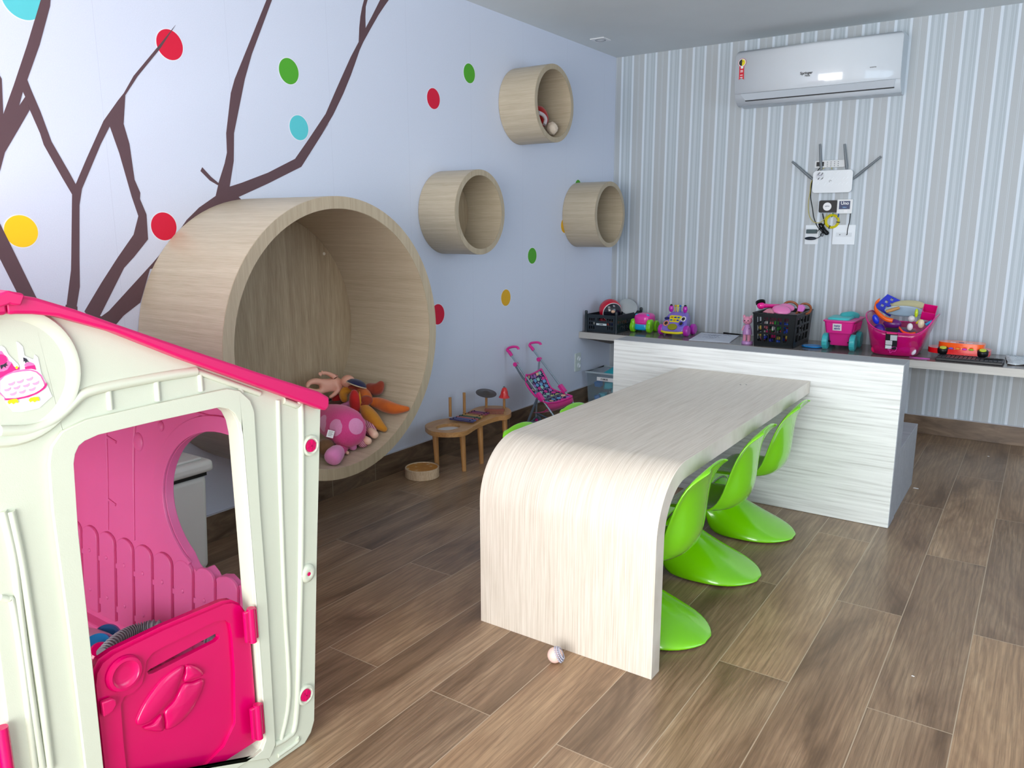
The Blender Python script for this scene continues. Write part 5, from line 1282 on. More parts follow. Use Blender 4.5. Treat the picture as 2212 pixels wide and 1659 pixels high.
sg = [(0.07 + i * 0.075, 0.07 + i * 0.075 + 0.032, v, v + 0.2) for i in range(12) for v in (0.16, 0.46)]
cx0, cx1, cy0, cy1 = 0.030, 0.275, -0.445, -0.035
t = thing('plastic_crate', (0.15, -0.24, ZS), 'low dark crate with a pale name strip at the corner end of the shelf', 'crate')
crate(t, cx0, cx1, cy0, cy1, ZS, 0.668, M_CRT, grid6 + hs, sg, posts=True)
lb = MB().box((cx0 + 0.085, cy0 - 0.0012, 0.592), (cx0 + 0.168, cy0 - 0.0002, 0.606)).build('name_strip', plastic('strip_pale', (206, 218, 222), 0.5), t)
text_mesh('LUNA', 0.012, M_TXT, lb, (cx0 + 0.125, cy0 - 0.0016, 0.599), (1, 0, 0), (0, 0, 1), bold=True)
COLN = {(226, 196, 50): 'yellow', (214, 60, 40): 'red', (40, 60, 150): 'blue', (220, 220, 214): 'white', (190, 30, 60): 'crimson', (240, 120, 60): 'orange', (50, 110, 200): 'light blue',
        (30, 50, 170): 'royal blue', (200, 30, 110): 'magenta', (60, 170, 70): 'green', (214, 190, 90): 'beige', (170, 24, 30): 'dark red', (226, 226, 226): 'white', (40, 90, 210): 'bright blue', (230, 120, 140): 'rose', (30, 60, 190): 'blue'}
def pieces(n, x0, x1, y0, y1, z0, z1, cols, label, group, s=(0.012, 0.022), nm='toy_piece', inset=0.0):
    k_ = 0
    nx = max(1, int(round(n ** (1 / 3) * 1.6)));
    cells = []
    while len(cells) < n:
        r = random.uniform(*s)
        x, y, z = random.uniform(x0 + r, x1 - r), random.uniform(y0 + r, y1 - r), random.uniform(z0 + r, z1 - r)
        if all((Vector((x, y, z)) - Vector(c[:3])).length > (r + c[3]) * 0.98 for c in cells) or k_ > 4000: cells.append((x, y, z, r))
        k_ += 1
    for i, (x, y, z, r) in enumerate(cells):
        c = cols[i % len(cols)]; Mx = Matrix.Translation((x, y, z)) @ rot('Z', random.uniform(0, 3)) @ rot('X', random.uniform(0, 3))
        mb = MB()
        fx_, fz_ = (x - x0) / (x1 - x0), (z - z0) / (z1 - z0)
        lbl = COLN[c] + ' ' + label + ', ' + ('lower', 'middle', 'upper')[min(2, int(fz_ * 3))] + ' ' + ('left', 'centre', 'right')[min(2, int(fx_ * 3))]
        if i % 3 == 0: mb.ell((x, y, z), (r, r * 0.8, r * 0.8), Mx, 12, 8)
        elif i % 3 == 1: mb.box((-r * .75, -r * .6, -r * .5), (r * .75, r * .6, r * .5), Mx)
        else: mb.lathe([(r * .5, -r * .7), (r * .62, 0), (r * .5, r * .7)], Mx, 12)
        solo(mb, nm, plastic('piece_%d_%d_%d' % c, c, 0.4), (x, y, z - r * .6), lbl, 'toy', group, smooth=40, bevel=0.0)
CC = [(226, 196, 50), (214, 60, 40), (40, 60, 150), (220, 220, 214), (190, 30, 60), (240, 120, 60), (50, 110, 200)]
pieces(20, cx0 + 0.01, cx1 - 0.01, cy0 + 0.006, -0.12, ZS + 0.008, 0.625, CC, 'toy piece seen through the slots of the low corner crate', 'small toys in the low corner crate', (0.014, 0.024))
# red and black ball, white band between; the cartoon face is left out
bc = PY(-0.30, 1318, 676); R_b = 0.083; bc.z = 0.690
t = thing('toy_ball', (bc.x, bc.y, bc.z - R_b), 'big red and black ball with a white band resting in the low corner crate', 'ball')
v = (CAM - bc).normalized(); e1 = Vector((0, 0, 1)).cross(v).normalized(); e2 = v.cross(e1)
Mb = fr(bc, -(v * 0.80 + e1 * 0.32 - e2 * 0.34))
def cap(a0, a1, r, n=10): return [(r * sin(a0 + (a1 - a0) * i / n), r * cos(a0 + (a1 - a0) * i / n)) for i in range(n + 1)]
MB().lathe(cap(0.0, 2.08, R_b, 20), Mb, 40).build('red_cap', plastic('ball_red', (206, 16, 50), 0.25, coat=0.4), t, smooth=80)
MB().lathe(cap(2.08, 2.15, R_b, 3), Mb, 40).build('white_band', plastic('ball_white', (228, 228, 230), 0.3), t, smooth=80)
MB().lathe(cap(2.15, pi - 0.0001, R_b, 14), Mb, 40).build('black_half', plastic('ball_black', (18, 20, 34), 0.2, coat=0.4), t, smooth=80)
for o in t.children: o.data.polygons.foreach_set('use_smooth', [True] * len(o.data.polygons))
for dx, dz in ((-0.020, 0.012), (0.020, 0.026)):
    v = (CAM - bc).normalized(); e1 = Vector((0, 0, 1)).cross(v).normalized(); e2 = v.cross(e1)
    for s in (-0.005, 0.005):
        a = bc + (v * R_b + e1 * (dx + s + 0.012) + e2 * dz).normalized() * (R_b + 0.0005); b2 = bc + (v * R_b + e1 * (dx + s + 0.009) + e2 * (dz + 0.018)).normalized() * (R_b + 0.0005)
        MB().tube([a, b2], 0.0017, 6).build('white_dash', MATS['ball_white'], t)
a = bc + (v * R_b + e1 * 0.022 + e2 * -0.012).normalized() * (R_b - 0.003)
MB().ell(a, (0.016, 0.016, 0.012), None, 20, 12).build('beige_patch', plastic('patch_beige', (226, 180, 150), 0.4), t, smooth=80)
g_ = PY(-0.20, 1357, 672)
t = thing('toy_plate', (0.235, -0.22, 0.61), 'pale grey curved plastic dish leaning behind the ball in the corner crate', 'toy')
MB().lathe([(0.0, 0.016), (0.035, 0.013), (0.066, 0.0), (0.070, -0.001), (0.067, -0.004), (0.035, 0.008), (0.0, 0.011)], fr((0.225, -0.15, 0.708), (0.55, -0.55, 0.62)), 36).build('dish', plastic('dish_grey', (176, 182, 184), 0.3), t, smooth=60)

# pink, blue and green push toy
t = thing('toy_car', (0.385, -0.20, ZS), 'chubby pink and blue toy car with lime green wheels', 'toy car')
M_PK2 = plastic('toy_hot_pink', (236, 52, 170), 0.25, coat=0.3); M_LG = plastic('toy_lime', (130, 214, 24), 0.3, coat=0.2); M_CY2 = plastic('toy_cyan', (20, 170, 222), 0.3, coat=0.2)
X0, Y0 = 0.400, -0.235
def superbox(c, r, e=0.45, n=20, m=14, M=None):
    vs = []
    def sg(v, p): return (1 if v >= 0 else -1) * abs(v) ** p
    rows = []
    for i in range(m + 1):
        th = -pi / 2 + pi * i / m
        rows.append([Vector((c[0] + r[0] * sg(cos(th), e) * sg(cos(2 * pi * j / n), e), c[1] + r[1] * sg(cos(th), e) * sg(sin(2 * pi * j / n), e), c[2] + r[2] * sg(sin(th), e))) for j in range(n)])
    if M: rows = [[M @ p for p in r_] for r_ in rows]
    mb = MB(); mb.grid(rows, closed_u=True); return mb
superbox((X0, Y0, ZS + 0.090), (0.066, 0.080, 0.048), 0.6).build('pink_body', M_PK2, t, smooth=80, sub=1)
superbox((X0, Y0, ZS + 0.042), (0.060, 0.078, 0.030), 0.5).build('blue_base', M_CY2, t, smooth=80, sub=1)
MB().ell((X0 - 0.002, Y0 - 0.060, ZS + 0.083), (0.046, 0.024, 0.010), rot('X', 0.6), 20, 10).build('mouth_lip', M_PK2, t, smooth=80)
for dx in (-0.04, 0.04): MB().ell((X0 + dx, Y0 - 0.045, ZS + 0.124), (0.016, 0.012, 0.010), None, 16, 10).build('blue_eye', M_CY2, t, smooth=80)
for dx in (-0.064, 0.064):
    for dy in (-0.052, 0.05):
        MB().lathe([(0.0, -0.016), (0.034, -0.016), (0.041, -0.010), (0.041, 0.010), (0.034, 0.016), (0.0, 0.016)], fr((X0 + dx, Y0 + dy, ZS + 0.041), (1, 0, 0)), 28).build('wheel', M_LG, t, smooth=40)
    superbox((X0 + dx * 0.98, Y0 - 0.045, ZS + 0.060), (0.019, 0.038, 0.038), 0.6).build('fender', M_LG, t, smooth=80)

# purple activity car
t = thing('toy_car', (0.660, -0.22, ZS), 'purple activity toy car with shape holes, yellow bumper and pink wheels', 'toy car')
M_PUR = plastic('toy_purple', (132, 112, 210), 0.25, coat=0.3); M_MG = plastic('toy_magenta', (190, 40, 180), 0.25, coat=0.3); M_YE = plastic('toy_yellow', (240, 222, 30), 0.3, coat=0.2)
X0, Y0 = 0.660, -0.245
rows = []
for y, hw, zb_, zt_ in ((-0.105, 0.074, 0.030, 0.038), (-0.100, 0.084, 0.026, 0.060), (-0.070, 0.088, 0.024, 0.100), (-0.035, 0.086, 0.024, 0.140), (0.0, 0.074, 0.024, 0.165), (0.04, 0.066, 0.024, 0.168), (0.08, 0.064, 0.024, 0.155), (0.10, 0.05, 0.03, 0.12)):
    row = []
    for j in range(24):
        a = 2 * pi * j / 24; c_, s_ = cos(a), sin(a)
        row.append(Vector((X0 + hw * (1 if c_ > 0 else -1) * abs(c_) ** 0.55, Y0 + y, ZS + (zb_ + zt_) / 2 + (zt_ - zb_) / 2 * (1 if s_ > 0 else -1) * abs(s_) ** 0.55)))
    rows.append(row)
mb = MB().grid(rows, closed_u=True); mb.f.append(tuple(range(24))); mb.f.append(tuple(7 * 24 + j for j in range(24)))
mb.build('shell', M_PUR, t, smooth=60, sub=1)
Nn = Vector((0, -0.72, 0.69)).normalized()
def onhood(u, v, lift=0.0):
    """u across, v up the sloping hood"""
    return Vector((X0 + u, Y0 - 0.103 + v * 0.68, ZS + 0.052 + v * 0.80)) + Nn * (0.002 + lift)
def hood(pts, mat, nm, th=0.004, par=None): return MB().prism([onhood(u, v) for u, v in pts], Nn * th).build(nm, mat, par or t, bevel=0.001)
def circ(u, v, a, b=None, n=24): b = b or a; return [(u + a * cos(2 * pi * i / n), v + b * sin(2 * pi * i / n)) for i in range(n)]
hood([(-0.034, 0.050), (0.034, 0.050), (0.046, 0.098), (0.034, 0.104), (-0.034, 0.104), (-0.046, 0.098)], M_YE, 'yellow_keypad')
kp = t.children[-1]
for i in range(3):
    for j in range(2): MB().box((-0.0085, -0.006, 0), (0.0085, 0.006, 0.004), fr(onhood(-0.024 + i * 0.024, 0.065 + j * 0.022, 0.003), Nn, (1, 0, 0))).build('key', [M_TB, plastic('key_amber', (200, 150, 20), 0.3), plastic('key_blue', (50, 60, 160), 0.3)][(i + j) % 3], kp, bevel=0.001)
hood(circ(0, 0.012, 0.035, 0.024), plastic('toy_olive', (150, 150, 20), 0.3, coat=0.3), 'oval_nose', 0.007)
for u, v, rm, nm in ((-0.055, 0.038, (232, 150, 110), 'peach'), (0.055, 0.042, (92, 80, 190), 'violet'), (0.060, 0.080, (230, 230, 235), 'white')):
    hood(circ(u, v, 0.021, 0.023, 8), plastic('rim_' + nm, rm, 0.3), 'shape_rim', 0.003)
    hood([(a + (a - u) * 0, b) for a, b in circ(u, v, 0.014, 0.016, 5)], plastic('hole_dark', (44, 30, 30), 0.6), 'shape_hole', 0.0036)
hood(circ(-0.060, 0.078, 0.020, 0.011), plastic('hole_navy', (24, 30, 90), 0.4), 'oval_hole', 0.003)
MB().tube(smooth_pts([(X0 - 0.078, Y0 - 0.100, ZS + 0.030), (X0 - 0.05, Y0 - 0.115, ZS + 0.026), (X0, Y0 - 0.119, ZS + 0.025), (X0 + 0.05, Y0 - 0.115, ZS + 0.026), (X0 + 0.078, Y0 - 0.100, ZS + 0.030)], 5), 0.0085, 10).build('bumper', M_YE, t, smooth=60)
for dx in (-0.092, 0.092):
    for dy in (-0.066, 0.06):
        MB().lathe([(0.0, -0.018), (0.030, -0.018), (0.038, -0.010), (0.038, 0.010), (0.030, 0.018), (0.0, 0.018)], fr((X0 + dx, Y0 + dy, ZS + 0.038), (1, 0, 0)), 28).build('wheel', M_MG, t, smooth=40)
for dx in (-0.052, 0.052):
    MB().ell((X0 + dx, Y0 - 0.005, ZS + 0.182), (0.017, 0.014, 0.026), None, 18, 12).build('side_lamp', M_MG, t, smooth=80)
    MB().ell((X0 + dx, Y0 - 0.005, ZS + 0.205), (0.010, 0.009, 0.008), None, 14, 8).build('lamp_knob', M_BK, t, smooth=80)
for dx, c in ((-0.022, 'key_amber'), (-0.004, 'toy_yellow'), (0.014, 'toy_deep_blue')):
    MB().tube([(X0 + dx, Y0 + 0.0, ZS + 0.16), (X0 + dx, Y0 + 0.0, ZS + 0.20)], 0.0035, 8).build('peg', MATS[c], t); MB().ell((X0 + dx, Y0, ZS + 0.203), (0.008, 0.008, 0.008), None, 14, 8).build('peg_head', MATS[c], t, smooth=80)
MB().tube(smooth_pts([(X0 - 0.02, Y0 + 0.03, ZS + 0.16), (X0, Y0 + 0.03, ZS + 0.198), (X0 + 0.035, Y0 + 0.03, ZS + 0.198), (X0 + 0.045, Y0 + 0.03, ZS + 0.16)], 4), 0.004, 8).build('white_handle', M_WHT, t, smooth=60)

# drawing sheet in a clear sleeve, pen behind
q = [PZ(ZS, *p) for p in ((1488, 735), (1515, 719), (1597, 725.5), (1576, 740.5))]
t = thing('drawing_sheet', tuple((q[0] + q[2]) / 2), 'white sheet with grey pencil lines lying on the shelf right of the purple car', 'paper')
for p in q: p.z = ZS; p.x = p.x
MB().prism(q, (0, 0, 0.0035)).build('sheet', plastic('sheet_white', (222, 228, 240), 0.5), t)
c_ = sum(q, Vector()) / 4; e1 = (q[3] - q[0]).normalized(); e2 = (q[1] - q[0]).normalized(); M_PEN = plastic('pencil_grey', (120, 126, 150), 0.6)
for i in range(9):
    b0 = c_ + e1 * random.uniform(-0.09, 0.05) + e2 * random.uniform(-0.14, 0.14)
    pts = smooth_pts([b0 + e1 * (0.014 * j + random.uniform(-.005, .005)) + e2 * random.uniform(-.03, .03) + Vector((0, 0, 0.0036)) for j in range(5)], 3)
    MB().tube(pts, 0.0013, 4).build('pencil_line', M_PEN, t)
a, b2 = PZ(ZS + 0.005, 1562, 719.5), PZ(ZS + 0.005, 1601, 725)
t = thing('pen', tuple(a), 'black pen on the shelf along the back of the drawing sheet', 'pen')
a.y = max(min(a.y, -0.02), -0.4); b2.y = -0.045; a.y = -0.025
MB().tube([a, a.lerp(b2, 0.75), b2], [0.0048, 0.0048, 0.0015], 10).build('barrel', M_BK, t, smooth=40)
MB().tube([a + Vector((0.004, 0, 0.006)), a.lerp(b2, 0.25) + Vector((0, 0, 0.006))], 0.0014, 6).build('clip', plastic('clip_steel', (150, 154, 160), 0.3, metal=0.7), t)

# pink figurine beside the large crate
fx, fy = 1.205, -0.405
t = thing('toy_figurine', (fx, fy, ZS), 'small pink standing animal figurine in a lilac dress, left of the tall black crate', 'figurine')
M_FP = plastic('fig_pink', (240, 160, 190), 0.35); M_FL = plastic('fig_lilac', (206, 150, 214), 0.3, coat=0.2)
MB().lathe([(0.0, 0.0), (0.036, 0.0), (0.036, 0.014), (0.033, 0.018), (0.0, 0.018)], Matrix.Translation((fx + 0.006, fy, ZS)), 28).build('stand', M_FL, t, smooth=40)
for dx in (-0.014, 0.016): MB().tube([(fx + dx, fy, ZS + 0.018), (fx + dx * 0.9, fy, ZS + 0.068)], [0.011, 0.012], 12).build('leg', M_FP, t, smooth=60)
MB().lathe([(0.030, 0.062), (0.030, 0.070), (0.024, 0.10), (0.017, 0.122), (0.010, 0.130)], Matrix.Translation((fx + 0.003, fy, ZS)), 24).build('dress', M_FL, t, smooth=60)
for dy in (0.09, 0.106): MB().ell((fx + 0.018, fy - 0.017, ZS + dy - 0.006), (0.004, 0.003, 0.004), None, 10, 6).build('button', plastic('fig_button', (110, 40, 110), 0.4), t, smooth=60)
MB().tube([(fx - 0.016, fy, ZS + 0.118), (fx - 0.030, fy - 0.004, ZS + 0.085)], [0.008, 0.007], 10).build('arm', M_FP, t, smooth=60)
hd = MB().ell((fx, fy, ZS + 0.152), (0.030, 0.027, 0.027), None, 24, 16).build('head', M_FP, t, smooth=80)
for s in (-1, 1): MB().lathe([(0.0, 0.0), (0.011, 0.0), (0.008, 0.014), (0.0, 0.020)], Matrix.Translation((fx + s * 0.020, fy, ZS + 0.170)) @ rot('Y', s * 0.35), 14).build('ear', M_FP, hd, smooth=60)
for s in (-1, 1): MB().ell((fx + s * 0.011, fy - 0.025, ZS + 0.153), (0.0035, 0.002, 0.005), None, 10, 8).build('eye', M_BK, hd, smooth=60)
MB().ell((fx, fy - 0.026, ZS + 0.143), (0.004, 0.003, 0.003), None, 10, 6).build('nose', plastic('fig_nose', (200, 90, 130), 0.4), hd, smooth=60)

# tall black crate full of toys
x0, x1, y0, y1 = 1.270, 1.515, -0.455, -0.075
fs = []
for gi in range(5):
    for i in range(2 if gi != 2 else 3):
        for v0, v1 in ((0.16, 0.36), (0.44, 0.62), (0.70, 0.88)):
            u0 = 0.10 + gi * 0.160 + i * 0.055 - (0.025 if gi == 2 else 0); fs.append((u0 - 0.004, u0 + 0.038, v0 - 0.01, v1 + 0.01))
ss = [(0.10 + i * 0.2, 0.10 + i * 0.2 + 0.155, v, v + 0.20) for i in range(4) for v in (0.16, 0.42, 0.68)]
t = thing('plastic_crate', (1.39, -0.27, ZS), 'tall black slotted crate overflowing with pink and brown toys on the shelf', 'crate')
crate(t, x0, x1, y0, y1, ZS, 0.752, M_CRT2, fs, ss, flare=0.012)
CB = [(30, 50, 170), (200, 30, 110), (60, 170, 70), (214, 190, 90), (170, 24, 30), (226, 226, 226), (40, 90, 210), (230, 120, 140), (30, 60, 190)]
pieces(34, x0 + 0.012, x1 - 0.012, y0 + 0.008, y0 + 0.11, ZS + 0.010, 0.715, CB, 'toy piece seen through the slots of the tall black crate', 'small toys in the tall black crate', (0.016, 0.026))
# hair dryer toy across the top
t = thing('toy_hair_dryer', (1.33, -0.34, 0.775), 'hot pink toy hair dryer with black nozzle on top of the tall crate', 'toy')
p1, p2 = PY(-0.36, 1644, 660), PY(-0.22, 1690, 662)
M_HOT = plastic('dryer_pink', (244, 30, 150), 0.2, coat=0.4)
d = (p2 - p1).normalized()
MB().ell(p1, (0.026, 0.026, 0.024), None, 24, 16).build('motor_dome', M_HOT, t, smooth=80)
MB().tube([p1, p1.lerp(p2, 0.3), p2], [0.020, 0.013, 0.015], 16).build('handle', M_HOT, t, smooth=60)
F = fr(p1 + Vector((-0.004, 0.004, 0.012)), Vector((-0.35, 0.5, 0.8)))
MB().lathe([(0.020, -0.006), (0.030, 0.0), (0.031, 0.014), (0.027, 0.015), (0.022, 0.004), (0.0, 0.004)], F, 28).build('nozzle', M_BK, t, smooth=40)
# flat pink oval pieces
for i, (a, b, sx_, an, lb) in enumerate((((1688), 669, 0.058, 0.15, 'pale pink oval toy saucer on top of the tall crate, the front one'), (1699, 664, 0.050, 0.35, 'pale pink oval toy saucer on top of the tall crate, behind the front one'))):
    c0_ = PY(-0.36 + 0.07 * i, a, b)
    solo(MB().lathe([(0.0, 0.013), (0.7, 0.011), (0.95, 0.004), (1.0, -0.003), (0.94, -0.005), (0.0, 0.006)], fr(c0_, (0.2, -0.55, 0.8), (1, 0, 0.1)) @ Matrix.Diagonal((sx_, sx_ * 0.7, 1, 1)), 32), 'toy_saucer', plastic('lid_pink', (238, 130, 190), 0.3, coat=0.2), tuple(c0_), lb, 'toy', 'pink toy saucers on the tall crate', smooth=50)
for i, (a, b, rr, lb) in enumerate(((1707, 667, 0.050, 'brown plastic hoop on top of the tall crate, the larger left one'), (1739, 667, 0.036, 'brown plastic hoop on top of the tall crate, the smaller right one'))):
    c0_ = PY(-0.24 if i == 0 else -0.22, a, b); F = fr(c0_, (0.25, -0.75, 0.45))
    solo(MB().tube([F @ Vector((rr * cos(q_ * pi / 16), rr * sin(q_ * pi / 16), 0)) for q_ in range(32)], 0.0075, 8, closed=True), 'toy_hoop', plastic('hoop_brown', (150, 78, 34), 0.3, coat=0.3), tuple(c0_), lb, 'toy', 'brown hoops on the tall crate', smooth=60)
c0_ = PY(-0.36, 1730, 666)
solo(MB().prism([c0_ + Vector(v) for v in ((-0.022, 0, -0.02), (0.012, 0, -0.022), (0.024, 0, 0.004), (0.008, 0, 0.022), (-0.018, 0, 0.020))], (0, 0.03, 0)), 'toy_box', plastic('toy_orchid', (214, 110, 196), 0.35), tuple(c0_), 'small orchid pink toy piece on top of the tall crate, right side', 'toy', bevel=0.003)
c0_ = PY(-0.42, 1657, 671)
solo(MB().prism([c0_ + Vector(v) for v in ((-0.03, 0, -0.012), (0.04, 0, -0.018), (0.03, 0, 0.006), (0.0, 0, 0.012))], (0, 0.06, 0.0)), 'toy_box', plastic('toy_dusty', (206, 130, 150), 0.4), tuple(c0_), 'dusty pink flat toy piece under the hair dryer on the tall crate', 'toy', bevel=0.003)
# support under the heap
solo(superbox((1.39, -0.27, 0.716), (0.108, 0.165, 0.028), 0.7), 'plush_toy', fabric('plum_plush', (100, 34, 60)), (1.39, -0.27, 0.690), 'dark plum soft toy under the pink heap in the tall crate', 'soft toy', smooth=80)

# blue frisbee ring
a = PZ(ZS, 1754, 750)
F = Matrix.Translation((a.x, a.y + 0.01, ZS + 0.001)) @ Matrix.Diagonal((1, 0.85, 1, 1))
solo(MB().lathe([(0.0, 0.003), (0.048, 0.003), (0.056, 0.008), (0.062, 0.009), (0.066, 0.004), (0.062, 0.0), (0.0, 0.0)], F, 40), 'toy_disc', plastic('disc_blue', (20, 140, 220), 0.2, coat=0.4), (a.x, a.y, ZS), 'flat sky-blue toy disc on the shelf between the tall crate and the wagon', 'toy', smooth=50)

# pink doll wagon on turquoise wheels
t = thing('toy_wagon', (1.755, -0.25, ZS), 'pink toy wagon with turquoise wheels and lid and a small white name sticker', 'toy wagon')
M_WG = plastic('wagon_pink', (232, 44, 150), 0.35, 0.02); M_WT = plastic('wagon_turquoise', (70, 196, 200), 0.35, 0.02)
def frustum(xc, yc, z0, z1, a0, b0, a1, b1, rad=0.018):
    rows = []
    for (z, a, b) in ((z0, a0, b0), (z1, a1, b1)):
        rows.append([Vector((xc + sx * (a - rad) + rad * cos(an), yc + sy * (b - rad) + rad * sin(an), z)) for sx, sy, s0 in ((1, 1, 0), (-1, 1, pi / 2), (-1, -1, pi), (1, -1, 3 * pi / 2)) for an in [s0 + i * pi / 10 for i in range(6)]])
    mb = MB().grid(rows, closed_u=True); n = len(rows[0]); mb.f.append(tuple(reversed(range(n)))); mb.f.append(tuple(n + i for i in range(n))); return mb
wx, wy = 1.762, -0.235
frustum(wx, wy, ZS + 0.025, ZS + 0.105, 0.056, 0.10, 0.066, 0.125).build('lower_tub', M_WG, t, smooth=40, bevel=0.003)
frustum(wx, wy, ZS + 0.105, ZS + 0.178, 0.076, 0.145, 0.086, 0.158).build('upper_tub', M_WG, t, smooth=40, bevel=0.003)
rm = frustum(wx, wy, ZS + 0.176, ZS + 0.186, 0.093, 0.166, 0.093, 0.166, 0.022); rm.build('rim', M_WG, t, smooth=40, bevel=0.003)
frustum(wx - 0.012, wy - 0.035, ZS + 0.186, ZS + 0.200, 0.068, 0.10, 0.060, 0.09, 0.03).build('turquoise_tray', M_WT, t, smooth=40, bevel=0.004)
blob('turquoise_cloth', fabric('turq_fold', (64, 180, 186)), [[(Vector((wx - 0.02, wy + 0.02, ZS + 0.198)), 0.018), (Vector((wx + 0.03, wy + 0.05, ZS + 0.205)), 0.022), (Vector((wx + 0.06, wy + 0.08, ZS + 0.196)), 0.016)]], t)
for i in range(7):
    yy = wy - 0.11 + i * 0.034
    MB().tube([(wx + 0.078, yy, ZS + 0.115), (wx + 0.0865, yy, ZS + 0.165)], 0.0035, 6).build('side_rib', M_WG, t, smooth=60)
for dx in (-0.080, 0.080):
    for dy in (-0.10, 0.08):
        wl = MB().lathe([(0.0, -0.016), (0.044, -0.016), (0.048, -0.012), (0.048, 0.012), (0.044, 0.016), (0.0, 0.016)], fr((wx + dx, wy + dy, ZS + 0.0485), (1, 0, 0)), 30).build('wheel', M_WT, t, smooth=40)
        mb = MB()
        for q_ in range(14):
            a_ = 2 * pi * q_ / 14; mb.box((-0.004, -0.013, 0.0), (0.004, 0.013, 0.0022), fr((wx + dx, wy + dy + 0.0475 * cos(a_), ZS + 0.0485 + 0.0475 * sin(a_)), (0, cos(a_), sin(a_)), (0, -sin(a_), cos(a_))))
        mb.v = [p for p in mb.v]; mb.build('tread', M_WT, wl)
MB().tube([(wx - 0.085, wy - 0.10, ZS + 0.0485), (wx + 0.085, wy - 0.10, ZS + 0.0485)], 0.006, 8).build('axle', M_BK, t)
rows = []
lf = (wx - 0.008, wy - 0.1500, ZS + 0.146)
tg = MB().box((-0.026, -0.001, -0.022), (0.026, 0.001, 0.022), Matrix.Translation((wx - 0.008, wy - 0.1535, ZS + 0.145)) @ rot('X', 0.18)).build('name_sticker', M_WHT, t, bevel=0.0008)
M_BLT = plastic('letter_blue', (40, 60, 140), 0.5)
for s, dz in (('baby', 0.009), ('alive', -0.008)): text_mesh(s, 0.019, M_BLT, tg, (wx - 0.008, wy - 0.1555 + dz * -0.18 * -1 * -1, ZS + 0.145 + dz), (1, 0, 0), (0, 0.18, 1), bold=True)

# translucent magenta basket with toys
t = thing('toy_basket', (2.07, -0.25, ZS), 'translucent magenta basket heaped with toys on the shelf', 'basket')
k = N('magenta_translucent'); nz = k.noise(k.pos(obj=True), 10, 3)
k.col(k.mix(nz, rgb((206, 4, 104)), rgb((240, 16, 140)))); k.rough(0.12); k.b.inputs['Alpha'].default_value = 0.52; k.b.inputs['Coat Weight'].default_value = 0.4
M_BSK = k.m
bcx, bcy = 2.078, -0.255
def bring(a, b, z, zf_=None, n=64):
    out = []
    for j in range(n):
        an = 2 * pi * j / n; c_, s_ = cos(an), sin(an)
        x = a * ((1.18 if zf_ else 1) if c_ > 0 else -1) * abs(c_) ** 0.5; y = b * (1 if s_ > 0 else -1) * abs(s_) ** 0.5
        zz = z if zf_ is None else ZS + 0.165 + 0.075 * abs(c_) ** 2.5 - 0.035 * max(0, -s_) ** 3 * max(0, 0.6 + c_)
        out.append(Vector((bcx + x, bcy + y, zz)))
    return out
rws = [bring(0.02, 0.02, ZS + 0.003), bring(0.115, 0.165, ZS + 0.003), bring(0.126, 0.178, ZS + 0.012)]
R_top = bring(0.172, 0.212, 0, True)
for f in (0.25, 0.5, 0.75, 1.0):
    base = rws[2]; rws_ = [b_.lerp(t_, f) for b_, t_ in zip(base, R_top)]; rws.append(rws_)
MB().grid(rws, closed_u=True).build('tub', M_BSK, t, smooth=60, solid=0.003)
MB().tube([p + Vector((0, 0, 0.001)) for p in R_top], 0.0038, 6, closed=True).build('rim', plastic('rim_magenta', (224, 40, 140), 0.2), t, smooth=60)
FY = bcy - 0.19
lab = MB().box((-0.032, -0.001, -0.065), (0.032, 0.001, 0.065), Matrix.Translation((2.073, FY - 0.016, ZS + 0.108)) @ rot('X', 0.17)).build('paper_label', plastic('label_black', (26, 26, 32), 0.4), t)
def lpatch(x0_, x1_, z0_, z1_, c, nm):
    return MB().box((x0_, -0.0018, z0_), (x1_, -0.0008, z1_), Matrix.Translation((2.073, FY - 0.016, ZS + 0.108)) @ rot('X', 0.17)).build(nm, plastic('lbl_%d_%d' % (c[0], c[1]), c, 0.5), lab)
lpatch(-0.028, 0.028, 0.028, 0.037, (230, 60, 120), 'label_band'); lpatch(-0.006, 0.030, -0.010, 0.022, (196, 204, 210), 'label_photo'); lpatch(-0.030, 0.006, -0.038, -0.012, (206, 206, 212), 'label_photo'); lpatch(-0.030, 0.004, -0.062, -0.042, (226, 236, 240), 'label_photo')
text_mesh('ORDENE', 0.0085, M_WHT, lab, (2.073, FY - 0.0185 - 0.0005, ZS + 0.140), (1, 0, 0), (0, 0.17, 1), bold=True)
M_EMB = plastic('emboss_pink', (240, 90, 200), 0.3)
pts = [(600, 1280), (650, 1290), (700, 1240), (780, 1230), (805, 1270), (760, 1340), (700, 1335), (660, 1370), (640, 1365), (655, 1320), (610, 1310)]
pp = [PY(FY - 0.006, 1860 + a / 10.37, 630 + b / 10.37) for a, b in pts]
MB().tube([p + Vector((0, -0.002, 0)) for p in pp], 0.0012, 5, closed=True).build('embossed_mark', M_EMB, t)
